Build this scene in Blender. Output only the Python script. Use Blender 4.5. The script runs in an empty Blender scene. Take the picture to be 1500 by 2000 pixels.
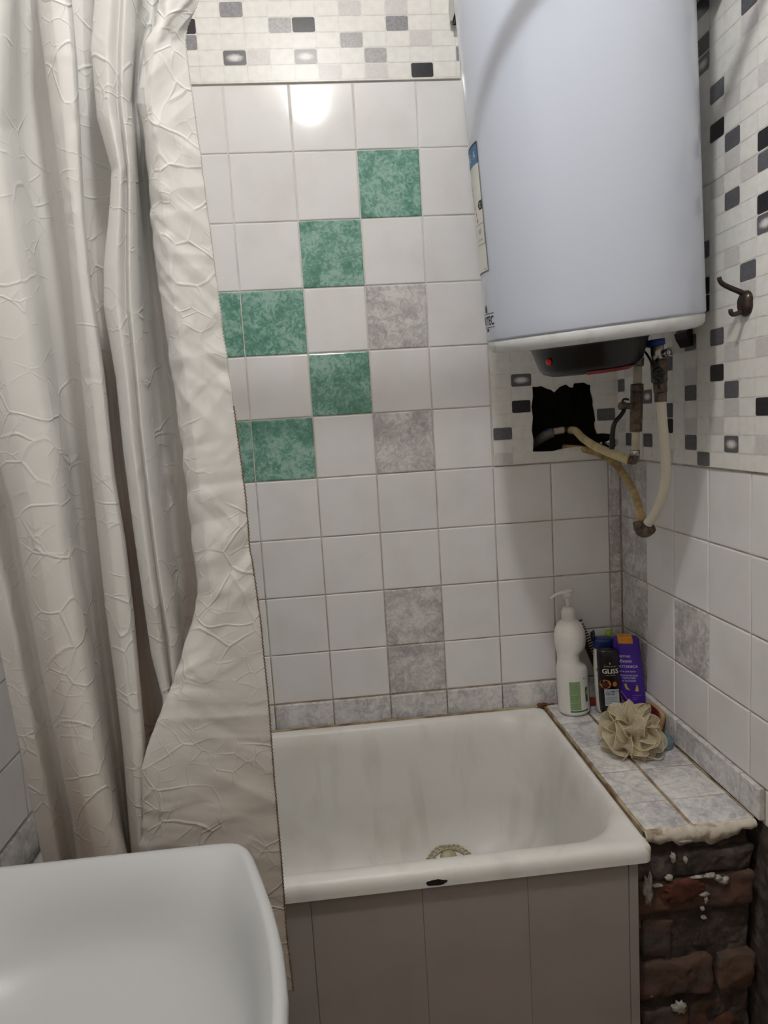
import bpy, math, random
import numpy as np
from mathutils import Matrix, Vector, noise as mnoise
random.seed(7); rng = np.random.default_rng(7)
Z0 = 1.27            # height of the reference tile row above the floor; everything is written relative to it
FLOOR, CEIL = -Z0, 1.53
SC = bpy.context.scene; COL = SC.collection
PI = math.pi

# ------------------------------------------------------------------ camera
F = 1371.93
CAM = np.array([-0.7659, -1.7750, 0.1332])
W3 = np.array([0.1261, -0.0832, -0.0656])
def rot(w):
    th = np.linalg.norm(w); k = w/th
    K = np.array([[0,-k[2],k[1]],[k[2],0,-k[0]],[-k[1],k[0],0]])
    return np.eye(3)+math.sin(th)*K+(1-math.cos(th))*K@K
RM = rot(W3) @ np.array([[1,0,0],[0,0,-1],[0,1,0]], float)
def ray(u, v): return RM.T @ np.array([(u-750)/F, (v-1000)/F, 1.0])
# measured points of the photograph carried onto a real plane (back/front planes y, side planes x, level planes z)
def onx(u, v, x): d = ray(u,v); return CAM+d*(x-CAM[0])/d[0]
def ony(u, v, y): d = ray(u,v); return CAM+d*(y-CAM[1])/d[1]
def onz(u, v, z): d = ray(u,v); return CAM+d*(z-CAM[2])/d[2]

cd = bpy.data.cameras.new('camera'); cam = bpy.data.objects.new('camera', cd); COL.objects.link(cam)
m = Matrix.Identity(4)
for i in range(3):
    m[i][0] = RM[0][i]; m[i][1] = -RM[1][i]; m[i][2] = -RM[2][i]; m[i][3] = CAM[i] + (Z0 if i == 2 else 0)
cam.matrix_world = m
cd.sensor_fit = 'VERTICAL'; cd.sensor_height = 36; cd.lens = F/2000*36; cd.clip_start = .02
SC.camera = cam

# ------------------------------------------------------------------ materials
def S(r, g, b):      # sRGB 0-255 -> linear
    f = lambda c: (c/255/12.92 if c/255 <= .04045 else ((c/255+.055)/1.055)**2.4)
    return (f(r), f(g), f(b), 1)
class Mat:
    def __init__(s, name, col=(.8,.8,.8,1), rough=.5, metal=0, spec=.5, coat=0, trans=0, ior=1.45):
        s.m = bpy.data.materials.new(name); s.m.use_nodes = True
        s.t = s.m.node_tree; s.b = s.t.nodes['Principled BSDF']
        s.set('Base Color', col); s.set('Roughness', rough); s.set('Metallic', metal); s.set('Specular IOR Level', spec)
        s.set('Coat Weight', coat); s.set('Transmission Weight', trans); s.set('IOR', ior)
    def set(s, k, v): s.b.inputs[k].default_value = v; return s
    def n(s, typ, **kw):
        x = s.t.nodes.new(typ)
        for k, v in kw.items():
            if k in x.inputs: x.inputs[k].default_value = v
            else: setattr(x, k, v)
        return x
    def l(s, a, b): s.t.links.new(a, b)
    def coords(s, scale=(1,1,1), island=0):
        tc = s.n('ShaderNodeTexCoord'); mp = s.n('ShaderNodeMapping'); mp.inputs['Scale'].default_value = scale
        s.l(tc.outputs['Object'], mp.inputs['Vector'])
        out = mp.outputs['Vector']
        if island:
            g = s.n('ShaderNodeNewGeometry'); a = s.n('ShaderNodeVectorMath', operation='SCALE'); a.inputs[0].default_value = (17.3,29.1,41.7)
            s.l(g.outputs['Random Per Island'], a.inputs['Scale'])
            ad = s.n('ShaderNodeVectorMath', operation='ADD'); s.l(out, ad.inputs[0]); s.l(a.outputs[0], ad.inputs[1]); out = ad.outputs[0]
        return out
    def noise(s, scale, detail=4, dist=0, vec=None, rough=.5):
        x = s.n('ShaderNodeTexNoise'); x.inputs['Scale'].default_value = scale; x.inputs['Detail'].default_value = detail
        x.inputs['Distortion'].default_value = dist; x.inputs['Roughness'].default_value = rough
        s.l(vec if vec is not None else s.coords(), x.inputs['Vector']); return x.outputs['Fac']
    def ramp(s, fac, stops):
        r = s.n('ShaderNodeValToRGB'); e = r.color_ramp.elements
        while len(e) < len(stops): e.new(.5)
        for i, (p, c) in enumerate(stops): e[i].position = p; e[i].color = c
        s.l(fac, r.inputs['Fac']); return r.outputs['Color']
    def mix(s, fac, a, b, mode='MIX'):
        x = s.n('ShaderNodeMix', data_type='RGBA', blend_type=mode)
        for sock, v in ((0, fac), (6, a), (7, b)):
            if hasattr(v, 'is_output'): s.l(v, x.inputs[sock])
            else: x.inputs[sock].default_value = v
        return x.outputs[2]
    def color(s, c): s.l(c, s.b.inputs['Base Color']); return s
    def bump(s, fac, strength=.2, dist=.002):
        x = s.n('ShaderNodeBump'); x.inputs['Strength'].default_value = strength; x.inputs['Distance'].default_value = dist
        s.l(fac, x.inputs['Height']); s.l(x.outputs['Normal'], s.b.inputs['Normal']); return s
    def rough(s, fac, a, b):
        r = s.n('ShaderNodeMapRange'); r.inputs['To Min'].default_value = a; r.inputs['To Max'].default_value = b
        s.l(fac, r.inputs['Value']); s.l(r.outputs[0], s.b.inputs['Roughness']); return s

def simple(name, rgb, rough=.5, var=.06, nscale=40, bump=0, **kw):     # plain coloured material with a little wear
    M = Mat(name, S(*rgb), rough, **kw)
    c = S(*rgb); d = tuple(x*(1-var*2) for x in c[:3])+(1,); e = tuple(min(1, x*(1+var)) for x in c[:3])+(1,)
    f = M.noise(nscale, 5)
    M.color(M.ramp(f, [(.3, d), (.7, e)]))
    if bump: M.bump(f, bump)
    return M.m

# glazed white tile
T = Mat('white_glaze', rough=.1, spec=.5)
g = T.n('ShaderNodeNewGeometry')
tint = T.ramp(g.outputs['Random Per Island'], [(0, S(234,233,233)), (.5, S(238,237,237)), (1, S(232,230,231))])
T.color(T.mix(T.ramp(T.noise(9, 4), [(.45,(0,0,0,1)),(.8,(.35,.35,.35,1))]), tint, S(208,202,192)))
T.bump(T.noise(14, 2), .05, .002)
WHITE = T.m
def marble(name, a, b, c, sc, rough=.18):
    M = Mat(name, rough=rough)
    v = M.coords((1,1,1), 1)
    f1 = M.noise(sc, 5, .8, v, .6); f2 = M.noise(sc*3.1, 5, 1.8, v, .62); f3 = M.noise(sc*9, 3, 1.0, v)
    m1 = M.n('ShaderNodeMath', operation='MULTIPLY_ADD'); m1.inputs[1].default_value = .45
    M.l(f2, m1.inputs[0]); m2 = M.n('ShaderNodeMath', operation='MULTIPLY'); m2.inputs[1].default_value = .5
    M.l(f1, m2.inputs[0]); M.l(m2.outputs[0], m1.inputs[2])
    m3 = M.n('ShaderNodeMath', operation='MULTIPLY_ADD'); m3.inputs[1].default_value = .12; M.l(f3, m3.inputs[0]); M.l(m1.outputs[0], m3.inputs[2])
    M.color(M.ramp(m3.outputs[0], [(.42, a), (.52, b), (.62, c)]))
    return M.m
GREEN = marble('green_marbled_glaze', S(82,130,112), S(106,154,138), S(156,192,180), 17)
GREY = marble('grey_marbled_glaze', S(166,163,164), S(196,193,192), S(226,223,220), 15)
PALE = marble('pale_marbled_glaze', S(176,174,178), S(208,206,206), S(232,230,228), 12, .25)
def grout_mat(name, hi, lo, top=None):
    M = Mat(name, rough=.85)
    f = M.noise(22, 5)
    c = M.ramp(f, [(.35, lo), (.62, hi)])
    if top:
        sx = M.n('ShaderNodeSeparateXYZ'); M.l(M.coords(), sx.inputs[0])
        mr = M.n('ShaderNodeMapRange'); mr.inputs['From Min'].default_value = -.5; mr.inputs['From Max'].default_value = .55; M.l(sx.outputs['Z'], mr.inputs['Value'])
        c = M.mix(mr.outputs[0], c, M.ramp(f, [(.3, S(206,200,192)), (.6, top)]))
    M.color(c); M.bump(M.noise(160, 3), .4, .001)
    return M.m
GROUT = grout_mat('dirty_grout', S(196,184,166), S(150,130,102), S(228,225,220))
GROUT_DIRTY = grout_mat('brown_stained_grout', S(186,168,138), S(120,88,58))
RAW = Mat('rubble_mortar', rough=.95)
RAW.color(RAW.ramp(RAW.noise(26, 8, .4), [(.3, S(52,45,42)), (.55, S(84,74,70)), (.75, S(122,112,106))]))
RAW.bump(RAW.noise(60, 8), .9, .006); RAW = RAW.m
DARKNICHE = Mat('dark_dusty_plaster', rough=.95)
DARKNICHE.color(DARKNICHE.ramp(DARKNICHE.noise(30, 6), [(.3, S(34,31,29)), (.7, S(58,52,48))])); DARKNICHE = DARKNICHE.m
# mosaic panel prints
def printm(name, a, b, rough=.32, sc=180):
    M = Mat(name, rough=rough)
    M.color(M.ramp(M.noise(sc, 4), [(.35, a), (.65, b)])); return M.m
CREAM = printm('mosaic_cream', S(231,230,225), S(238,237,232), sc=60)
LINE = printm('mosaic_line', S(222,218,210), S(236,233,227), sc=60)
MLIGHT = printm('mosaic_light_grey', S(208,205,204), S(218,215,213))
MNEAR = printm('mosaic_silver_grey', S(160,159,160), S(180,179,178))
MMID = printm('mosaic_mid_grey', S(132,132,136), S(152,152,155))
MDARK = printm('mosaic_dark_grey', S(88,88,94), S(104,104,109))
MBLACK = printm('mosaic_black', S(32,31,36), S(44,43,47))
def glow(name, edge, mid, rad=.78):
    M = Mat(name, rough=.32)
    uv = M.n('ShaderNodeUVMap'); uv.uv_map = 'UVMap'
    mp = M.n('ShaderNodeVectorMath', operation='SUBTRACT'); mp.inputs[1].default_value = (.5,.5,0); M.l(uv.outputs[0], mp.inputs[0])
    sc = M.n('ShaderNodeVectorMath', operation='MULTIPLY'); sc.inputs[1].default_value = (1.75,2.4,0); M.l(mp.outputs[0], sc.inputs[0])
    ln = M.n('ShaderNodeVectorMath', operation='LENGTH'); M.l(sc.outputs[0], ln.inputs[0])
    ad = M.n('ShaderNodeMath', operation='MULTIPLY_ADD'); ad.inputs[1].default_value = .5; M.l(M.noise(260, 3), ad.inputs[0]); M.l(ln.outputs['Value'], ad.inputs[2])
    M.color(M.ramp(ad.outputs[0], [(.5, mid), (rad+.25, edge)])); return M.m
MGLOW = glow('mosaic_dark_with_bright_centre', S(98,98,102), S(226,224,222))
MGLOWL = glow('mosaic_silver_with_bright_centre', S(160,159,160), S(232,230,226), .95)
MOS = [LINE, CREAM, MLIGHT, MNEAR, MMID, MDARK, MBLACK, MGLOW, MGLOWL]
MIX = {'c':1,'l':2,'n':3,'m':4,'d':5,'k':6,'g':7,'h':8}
# others
ENAMEL = Mat('worn_tub_enamel', rough=.36, spec=.45)
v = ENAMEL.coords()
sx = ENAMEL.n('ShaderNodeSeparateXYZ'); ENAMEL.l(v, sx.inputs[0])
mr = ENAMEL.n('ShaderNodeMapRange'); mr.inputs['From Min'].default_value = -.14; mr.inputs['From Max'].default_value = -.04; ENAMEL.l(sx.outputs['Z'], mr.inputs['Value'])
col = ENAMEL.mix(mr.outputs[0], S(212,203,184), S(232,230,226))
st = ENAMEL.ramp(ENAMEL.noise(5, 6, .5), [(.5,(0,0,0,1)),(.85,(.45,.45,.45,1))])
v2 = ENAMEL.coords((14,14,2.2))
st2 = ENAMEL.ramp(ENAMEL.noise(1.0, 5, .3, v2), [(.56,(0,0,0,1)),(.8,(.35,.35,.35,1))])
ENAMEL.color(ENAMEL.mix(st2, ENAMEL.mix(st, col, S(190,178,154)), S(160,154,142)))
ENAMEL = ENAMEL.m
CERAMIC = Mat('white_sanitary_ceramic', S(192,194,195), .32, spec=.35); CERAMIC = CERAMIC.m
TANK = Mat('white_painted_steel', S(200,207,222), .2, spec=.5); TANK = TANK.m
TANKLOW = Mat('dirty_white_plastic', rough=.45)
TANKLOW.color(TANKLOW.ramp(TANKLOW.noise(22, 5, .6), [(.45, S(222,225,228)), (.62, S(212,212,210)), (.78, S(150,144,138))])); TANKLOW = TANKLOW.m
PVC = Mat('grey_pvc_panel', rough=.5)
PVC.color(PVC.mix(PVC.ramp(PVC.noise(6,6), [(.5,(0,0,0,1)),(.9,(.5,.5,.5,1))]), S(164,156,152), S(138,129,124))); PVC = PVC.m
BLACKP = simple('black_plastic', (13,12,14), .3)
REDP = simple('red_plastic', (140,26,22), .4)
BLUEP = simple('blue_plastic', (32,50,130), .4)
BRASS = Mat('tarnished_brass', rough=.5, metal=.55)
BRASS.color(BRASS.ramp(BRASS.noise(70, 6), [(.3, S(70,60,54)), (.6, S(112,98,84)), (.8, S(142,128,110))])); BRASS.bump(BRASS.noise(120,4), .3, .001); BRASS = BRASS.m
CHROME = Mat('dull_chrome', S(170,168,164), .22, 1); CHROME.rough(CHROME.noise(60,4), .15, .4); CHROME = CHROME.m
PPR = simple('white_pipe_plastic', (206,194,176), .5, .12)
HOSEC = simple('yellowed_hose_rubber', (214,196,150), .45, .14, 30)
HOSEO = simple('stained_hose_rubber', (186,160,108), .5, .25, 45)
HOSEW = Mat('milky_hose_plastic', S(220,214,196), .3, trans=.15); HOSEW = HOSEW.m
RUST = simple('rust_stain', (120,72,40), .9, .3, 60)
CHIP = simple('bare_iron', (38,24,22), .8, .3, 120)
BRICK = Mat('old_brick', rough=.95)
f = BRICK.noise(11, 7, .5)
gg = BRICK.n('ShaderNodeNewGeometry')
bc = BRICK.ramp(gg.outputs['Random Per Island'], [(0, S(92,76,68)), (.35, S(102,72,58)), (.7, S(86,75,70)), (1, S(106,82,66))])
bc = BRICK.mix(BRICK.ramp(f, [(.4,(0,0,0,1)),(.56,(1,1,1,1))]), S(80,70,66), bc)
bc = BRICK.mix(BRICK.ramp(BRICK.noise(7.3, 3, .2), [(.6,(0,0,0,1)),(.7,(.8,.8,.8,1))]), bc, S(150,74,48))
BRICK.color(BRICK.mix(BRICK.ramp(BRICK.noise(26, 8, .8), [(.68,(0,0,0,1)),(.76,(.9,.9,.9,1))]), bc, S(206,200,190)))
BRICK.bump(BRICK.noise(50, 8), .8, .005); BRICK = BRICK.m
PLASTER = Mat('cream_plaster', rough=.8)
PLASTER.color(PLASTER.ramp(PLASTER.noise(45, 6, .5), [(.3, S(150,132,108)), (.5, S(212,204,188)), (.8, S(226,220,208))])); PLASTER.bump(PLASTER.noise(70,5), .6, .003); PLASTER = PLASTER.m
PAINT = simple('warm_off_white_paint', (204,197,187), .8, .03, 5)
DOORP = simple('brown_wood', (88,58,40), .5, .15, 12)
WOODR = simple('dark_red_varnish', (96,26,20), .35, .15, 30)
WOODT = simple('tan_wood_edge', (186,150,110), .5, .12, 30)
COMBM = simple('dark_brown_plastic', (58,34,28), .35)

# ------------------------------------------------------------------ mesh builder
class MB:
    def __init__(s): s.v = []; s.f = []; s.m = []; s.s = []; s.uv = {}
    def add(s, vs, fs, mat=0, smooth=False):
        o = len(s.v); s.v.extend([tuple(map(float, p)) for p in vs])
        for f in fs: s.f.append(tuple(o+i for i in f)); s.m.append(mat); s.s.append(smooth)
    def poly(s, pts, mat=0, uv=None):
        if uv: s.uv[len(s.f)] = uv
        s.add(pts, [tuple(range(len(pts)))], mat)
    def box(s, a, b, mat=0):
        (x0,y0,z0),(x1,y1,z1) = a, b
        p = [(x0,y0,z0),(x1,y0,z0),(x1,y1,z0),(x0,y1,z0),(x0,y0,z1),(x1,y0,z1),(x1,y1,z1),(x0,y1,z1)]
        s.add(p, [(0,3,2,1),(4,5,6,7),(0,1,5,4),(1,2,6,5),(2,3,7,6),(3,0,4,7)], mat)
    def loft(s, rings, mat=0, smooth=True, cap0=True, cap1=True, closed=True):
        n = len(rings[0]); o = []
        vs = [p for r in rings for p in r]; fs = []
        for i in range(len(rings)-1):
            for j in range(n if closed else n-1):
                a = i*n+j; b = i*n+(j+1) % n
                fs.append((a, b, b+n, a+n))
        if cap0: fs.append(tuple(range(n-1, -1, -1)))
        if cap1: fs.append(tuple(range((len(rings)-1)*n, len(rings)*n)))
        s.add(vs, fs, mat, smooth)
    def lathe(s, prof, c=(0,0,0), ax=(0,0,1), n=32, mat=0, smooth=True, cap0=True, cap1=True, rf=None):
        ax = np.array(ax, float); ax /= np.linalg.norm(ax)
        e1 = np.cross([0,1,0] if abs(ax[1]) < .9 else [1,0,0], ax); e1 /= np.linalg.norm(e1); e2 = np.cross(ax, e1)
        c = np.array(c, float); R = []
        for r, h in prof:
            ring = []
            for k in range(n):
                t = 2*PI*k/n; rr = r*(rf(t, h) if rf else 1)
                ring.append(c+ax*h+rr*(math.cos(t)*e1+math.sin(t)*e2))
            R.append(ring)
        s.loft(R, mat, smooth, cap0, cap1)
    def cyl(s, a, b, r, n=20, mat=0, r2=None, smooth=True, bev=.0):
        a = np.array(a, float); b = np.array(b, float); L = np.linalg.norm(b-a); r2 = r if r2 is None else r2
        pr = [(r, 0), (r2, L)] if not bev else [(r-bev, 0), (r, bev), (r2, L-bev), (r2-bev, L)]
        s.lathe(pr, a, b-a, n, mat, smooth)
    def tube(s, pts, r, n=14, mat=0, sub=6, cap=True, rf=None):
        P = spline(pts, sub); R = []; up = np.array([.13,.27,.95])
        for i, p in enumerate(P):
            t = P[min(i+1, len(P)-1)]-P[max(i-1, 0)]; t /= np.linalg.norm(t)+1e-12
            u = up-t*(up@t); u /= np.linalg.norm(u); up = u; w = np.cross(t, u)
            rr = r*(rf(i/(len(P)-1)) if rf else 1)
            R.append([p+rr*(math.cos(2*PI*k/n)*u+math.sin(2*PI*k/n)*w) for k in range(n)])
        s.loft(R, mat, True, cap, cap)
    def build(s, name, mats, parent=None, loc=None, **kw):
        me = bpy.data.meshes.new(name)
        root = parent
        while root is not None and root.parent is not None: root = root.parent
        off = np.array(root['_loc'] if root is not None else (loc if loc is not None else (0,0,0)), float)
        V = np.array(s.v)-off
        me.from_pydata([tuple(p) for p in V], [], s.f)
        for mt in (mats if isinstance(mats, (list, tuple)) else [mats]): me.materials.append(mt)
        me.polygons.foreach_set('material_index', s.m); me.polygons.foreach_set('use_smooth', s.s)
        if s.uv:
            ul = me.uv_layers.new(name='UVMap')
            for fi, uvs in s.uv.items():
                for li, q in zip(me.polygons[fi].loop_indices, uvs): ul.data[li].uv = q
        me.update(); me.validate()
        o = bpy.data.objects.new(name, me); COL.objects.link(o)
        if parent is not None: o.parent = parent
        else: o.location = tuple(off); o['_loc'] = tuple(off)
        for k, v in kw.items(): o[k] = v
        return o
def spline(pts, sub=6):
    P = np.array([p for p in pts], float)
    if len(P) < 3 or sub <= 1: return P
    Q = np.vstack([2*P[0]-P[1], P, 2*P[-1]-P[-2]]); out = []
    for i in range(1, len(Q)-2):
        for k in range(sub):
            t = k/sub; a, b, c, d = Q[i-1], Q[i], Q[i+1], Q[i+2]
            out.append(.5*((2*b)+(c-a)*t+(2*a-5*b+4*c-d)*t*t+(3*b-a-3*c+d)*t**3))
    out.append(P[-1]); return np.array(out)
def thing(name, label, cat, loc, **kw):
    o = bpy.data.objects.new(name, None); COL.objects.link(o); o.empty_display_size = .05
    o.location = tuple(map(float, loc)); o['_loc'] = tuple(map(float, loc)); o['label'] = label; o['category'] = cat
    for k, v in kw.items(): o[k] = v
    return o
def tag(o, label, cat, **kw):
    o['label'] = label; o['category'] = cat
    for k, v in kw.items(): o[k] = v
    return o
def structure(o, label, cat): o['kind'] = 'structure'; return tag(o, label, cat)

def text_geo(txt, size, align='CENTER', shear=0, bold=0, spacing=1):
    cu = bpy.data.curves.new('lettering', 'FONT'); cu.body = txt; cu.size = size; cu.align_x = align; cu.shear = shear; cu.offset = bold; cu.space_character = spacing; cu.resolution_u = 3
    o = bpy.data.objects.new('lettering', cu); COL.objects.link(o); bpy.context.view_layer.update()
    me = bpy.data.meshes.new_from_object(o.evaluated_get(bpy.context.evaluated_depsgraph_get()))
    v = [tuple(p.co) for p in me.vertices]; f = [tuple(p.vertices) for p in me.polygons]
    bpy.data.objects.remove(o); bpy.data.meshes.remove(me); bpy.data.curves.remove(cu)
    return v, f
def put_text(mb, txt, size, fn, x, y, mat=0, **kw):
    v, f = text_geo(txt, size, **kw)
    mb.add([fn(a+x, b+y) for a, b, _ in v], f, mat)
def patch(mb, fn, x0, x1, y0, y1, nx=8, ny=4, mat=0):
    g = [[fn(x0+(x1-x0)*i/nx, y0+(y1-y0)*j/ny) for i in range(nx+1)] for j in range(ny+1)]
    vs = [p for r in g for p in r]; n = nx+1
    mb.add(vs, [(j*n+i, j*n+i+1, (j+1)*n+i+1, (j+1)*n+i) for j in range(ny) for i in range(nx)], mat, True)
def outline(mb, fn, pts, mat=0):
    mb.add([fn(*p) for p in pts], [tuple(range(len(pts)))], mat)

# ------------------------------------------------------------------ tiles and walls
def frame(o, ux, uy, n):
    o, ux, uy, n = [np.array(a, float) for a in (o, ux, uy, n)]
    return lambda a, b, d=0: o+ux*a+uy*b+n*d
BK = frame((0,0,0), (1,0,0), (0,0,1), (0,-1,0))
RT = frame((0,0,0), (0,-1,0), (0,0,1), (-1,0,0))
LX = -1.385
LF = frame((LX,0,0), (0,1,0), (0,0,1), (1,0,0))
def tile(mb, fr, a0, a1, b0, b1, mat, gap=.0012, th=.0035, jit=.0006, dd=0):
    a0 += gap; a1 -= gap; b0 += gap; b1 -= gap
    j = [random.uniform(-jit, jit)+dd for _ in range(4)]
    rings = []
    for ins, d in ((0, -th), (.0002, -.0018), (.0012, -.0006), (.003, 0)):
        k = [(a0+ins, b0+ins, j[0]), (a1-ins, b0+ins, j[1]), (a1-ins, b1-ins, j[2]), (a0+ins, b1-ins, j[3])]
        rings.append([fr(a, b, d+q) for a, b, q in k])
    mb.loft(rings, mat, False, False, True)
CX = [-.9416,-.7886,-.6374,-.4864,-.3362,-.1848,-.0316]
RZ = {0:.932,1:.7796,2:.6218,3:.4641,4:.3087,5:.1537,6:0.0,7:-.1509,8:-.3011,9:-.4518,10:-.583,11:-.6625}
colx = [LX, -1.246, -1.0946] + CX + [0.0]      # index: c0 is 3
# --- back wall
mb = MB()
HX0, HX1, HZ0, HZ1 = -.240, -.010, .018, .207
for (x0,x1,z0,z1) in ((LX-.1,HX0,FLOOR,CEIL),(HX1,.1,FLOOR,CEIL),(HX0,HX1,FLOOR,HZ0),(HX0,HX1,HZ1,CEIL)):
    mb.box((x0,.0028,z0),(x1,.18,z1), 0)
def inner(a, b, mat):      # five inner faces of the niche
    (x0,y0,z0),(x1,y1,z1) = a, b
    p = [(x0,y0,z0),(x1,y0,z0),(x1,y1,z0),(x0,y1,z0),(x0,y0,z1),(x1,y0,z1),(x1,y1,z1),(x0,y1,z1)]
    mb.add(p, [(0,1,2,3),(7,6,5,4),(3,2,6,7),(0,3,7,4),(2,1,5,6)], mat)
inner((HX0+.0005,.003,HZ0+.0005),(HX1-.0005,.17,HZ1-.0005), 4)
greens = {(1,5),(2,4),(3,3),(3,2),(4,4),(5,3),(5,2)}; greys = {(3,5),(5,5),(8,5),(9,5)}
for r in range(0, 10):
    for c in range(len(colx)-1):
        if r < 6 and c >= 7: continue
        mat = 2 if (r,c) in greens else 3 if ((r,c) in greys or c == 9) else 1
        tile(mb, BK, colx[c], colx[c+1], RZ[r+1], RZ[r], mat)
for c in range(len(colx)-1):     # border row, slightly proud
    tile(mb, BK, colx[c], colx[c+1], RZ[11], RZ[10]-.002, 5, dd=.003, th=.0065)
# brown silicone line between border and tub
for k in range(60):
    x = LX+.01+k*(1.385-.2)/60
    pass
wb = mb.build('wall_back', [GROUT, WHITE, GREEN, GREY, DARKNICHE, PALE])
structure(wb, 'white tiled back wall with scattered green and grey marbled tiles', 'wall')
# --- right wall
mb = MB()
RD = [0,.1442,.2801,.4245,.5678,.711,.855,1.0,1.145,1.29,1.435,1.58,1.73,1.88,2.03,2.18,2.4]
mb.box((.0028,-2.4,-.655),(.12,.0,CEIL), 0)
mb.box((.004,-2.4,FLOOR),(.12,.0,-.655), 4)
for r in range(6, 10):
    for c in range(len(RD)-1):
        mat = 3 if (c == 0 or (r,c) == (8,2)) else 1
        tile(mb, RT, RD[c], RD[c+1], RZ[r+1], RZ[r], mat, jit=.0010)
for a0, a1 in ((0,.14),(.14,.30),(.30,.548),(.548,.612)):
    tile(mb, RT, a0, a1, -.6485, -.584, 5, dd=.008, th=.0115)
for a0, a1 in ((.615,1.0),(1.0,1.5),(1.5,2.4)):
    tile(mb, RT, a0, a1, -.655, -.584, 1)
wr = mb.build('wall_right', [GROUT, WHITE, GREEN, GREY, RAW, PALE])
structure(wr, 'right wall with white tiles below and printed mosaic panels above', 'wall')
# --- left wall
mb = MB()
mb.box((LX-.12,-2.4,FLOOR),(LX-.0028,.0,CEIL), 0)
LY = [0]; 
while LY[-1] > -2.35: LY.append(LY[-1]-.1485)
LY = [y+.0055 if i else 0 for i, y in enumerate(LY)]; LY[-1] = -2.4
for r in range(0, 10):
    for c in range(len(LY)-1):
        tile(mb, LF, LY[c+1], LY[c], RZ[r+1], RZ[r], 1)
for c in range(len(LY)-1):
    tile(mb, LF, LY[c+1]+(.02 if c else 0), LY[c]+(.02 if c else 0), -.66, -.585, 2, dd=.003, th=.0065)
    tile(mb, LF, LY[c+1], LY[c], FLOOR+.32, -.66, 1)
    tile(mb, LF, LY[c+1], LY[c], FLOOR, FLOOR+.32, 1)
structure(mb.build('wall_left', [GROUT, WHITE, PALE]), 'white tiled left wall behind the shower curtain', 'wall')
# --- floor, ceiling, wall behind the viewer
mb = MB(); mb.box((LX-.12,-2.52,FLOOR-.1),(.12,.18,FLOOR), 0)
for i in range(5):
    for j in range(8):
        tile(mb, frame((0,0,FLOOR),(1,0,0),(0,-1,0),(0,0,1)), LX+i*.277, LX+(i+1)*.277, j*.3, (j+1)*.3, 1, dd=.003)
structure(mb.build('floor', [GROUT, simple('beige_floor_tile', (146,120,96), .4)]), 'beige tiled bathroom floor', 'floor')
mb = MB(); mb.box((LX-.12,-2.52,CEIL),(.12,.18,CEIL+.1)); structure(mb.build('ceiling', PAINT), 'plain off white ceiling', 'ceiling')
mb = MB(); mb.box((LX-.12,-2.52,FLOOR),(.12,-2.4,CEIL)); structure(mb.build('wall_front', PAINT), 'plain painted wall behind the viewer', 'wall')

# --- printed mosaic panels
def cell(mb, fr, a, b, w, h, mat, d=.0004):
    r = min(w, h)*.09; w2, h2 = w/2, h/2
    q = [(-w2+r,-h2),(w2-r,-h2),(w2,-h2+r),(w2,h2-r),(w2-r,h2),(-w2+r,h2),(-w2,h2-r),(-w2,-h2+r)]
    mb.poly([fr(a+x, b+y, d) for x, y in q], mat, [(x/w+.5, y/h+.5) for x, y in q])
def cells(mb, fr, a0, a1, b0, b1, ac, bc, pa, pb, colours, skip=None, d=.0004, rand=None):
    for i in range(math.floor((a0-ac)/pa)-1, math.ceil((a1-ac)/pa)+2):
        for j in range(math.floor((b0-bc)/pb)-1, math.ceil((b1-bc)/pb)+2):
            x0 = max(ac+(i-.5)*pa+.0012, a0+.001); x1 = min(ac+(i+.5)*pa-.0012, a1-.001)
            z0 = max(bc+(j-.5)*pb+.0012, b0+.001); z1 = min(bc+(j+.5)*pb-.0012, b1-.001)
            if x1-x0 < .003 or z1-z0 < .003: continue
            if skip and skip(x0, x1, z0, z1):
                for q in (.004,.008,.014,.02,.03):
                    for e in ((q,0,0,0),(0,q,0,0),(0,0,q*.5,0),(0,0,0,q*.5),(q,0,q*.5,0),(q,0,0,q*.5)):
                        if not skip(x0+e[0], x1-e[1], z0+e[2], z1-e[3]): break
                    else: continue
                    break
                else: continue
                x0, x1, z0, z1 = x0+e[0], x1-e[1], z0+e[2], z1-e[3]
                if x1-x0 < .004 or z1-z0 < .004: continue
            k = colours.get((i,j))
            if k is None: k = rand(i, j) if rand else 'c'
            cell(mb, fr, (x0+x1)/2, (z0+z1)/2, x1-x0, z1-z0, MIX[k], d)
def rnd(i, j):
    q = random.Random(i*7919+j*104729).random()
    return 'k' if q < .05 else 'd' if q < .12 else 'l' if q < .24 else 'g' if q < .27 else 'c'
def index(pts, fr_inv, ac, bc, pa, pb):
    out = {}
    for u, v, k in pts:
        a, b = fr_inv(u, v); out[(round((a-ac)/pa), round((b-bc)/pb))] = k
    return out
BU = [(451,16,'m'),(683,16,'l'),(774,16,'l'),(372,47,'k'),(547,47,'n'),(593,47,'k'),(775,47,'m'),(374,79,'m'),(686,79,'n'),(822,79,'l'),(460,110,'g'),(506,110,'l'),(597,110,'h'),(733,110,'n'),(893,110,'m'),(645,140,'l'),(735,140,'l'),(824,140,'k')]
BL = [(1018,743,'g'),(1018,795,'k'),(981,849,'d'),(981,898,'l'),(1178,809,'d')]
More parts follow.
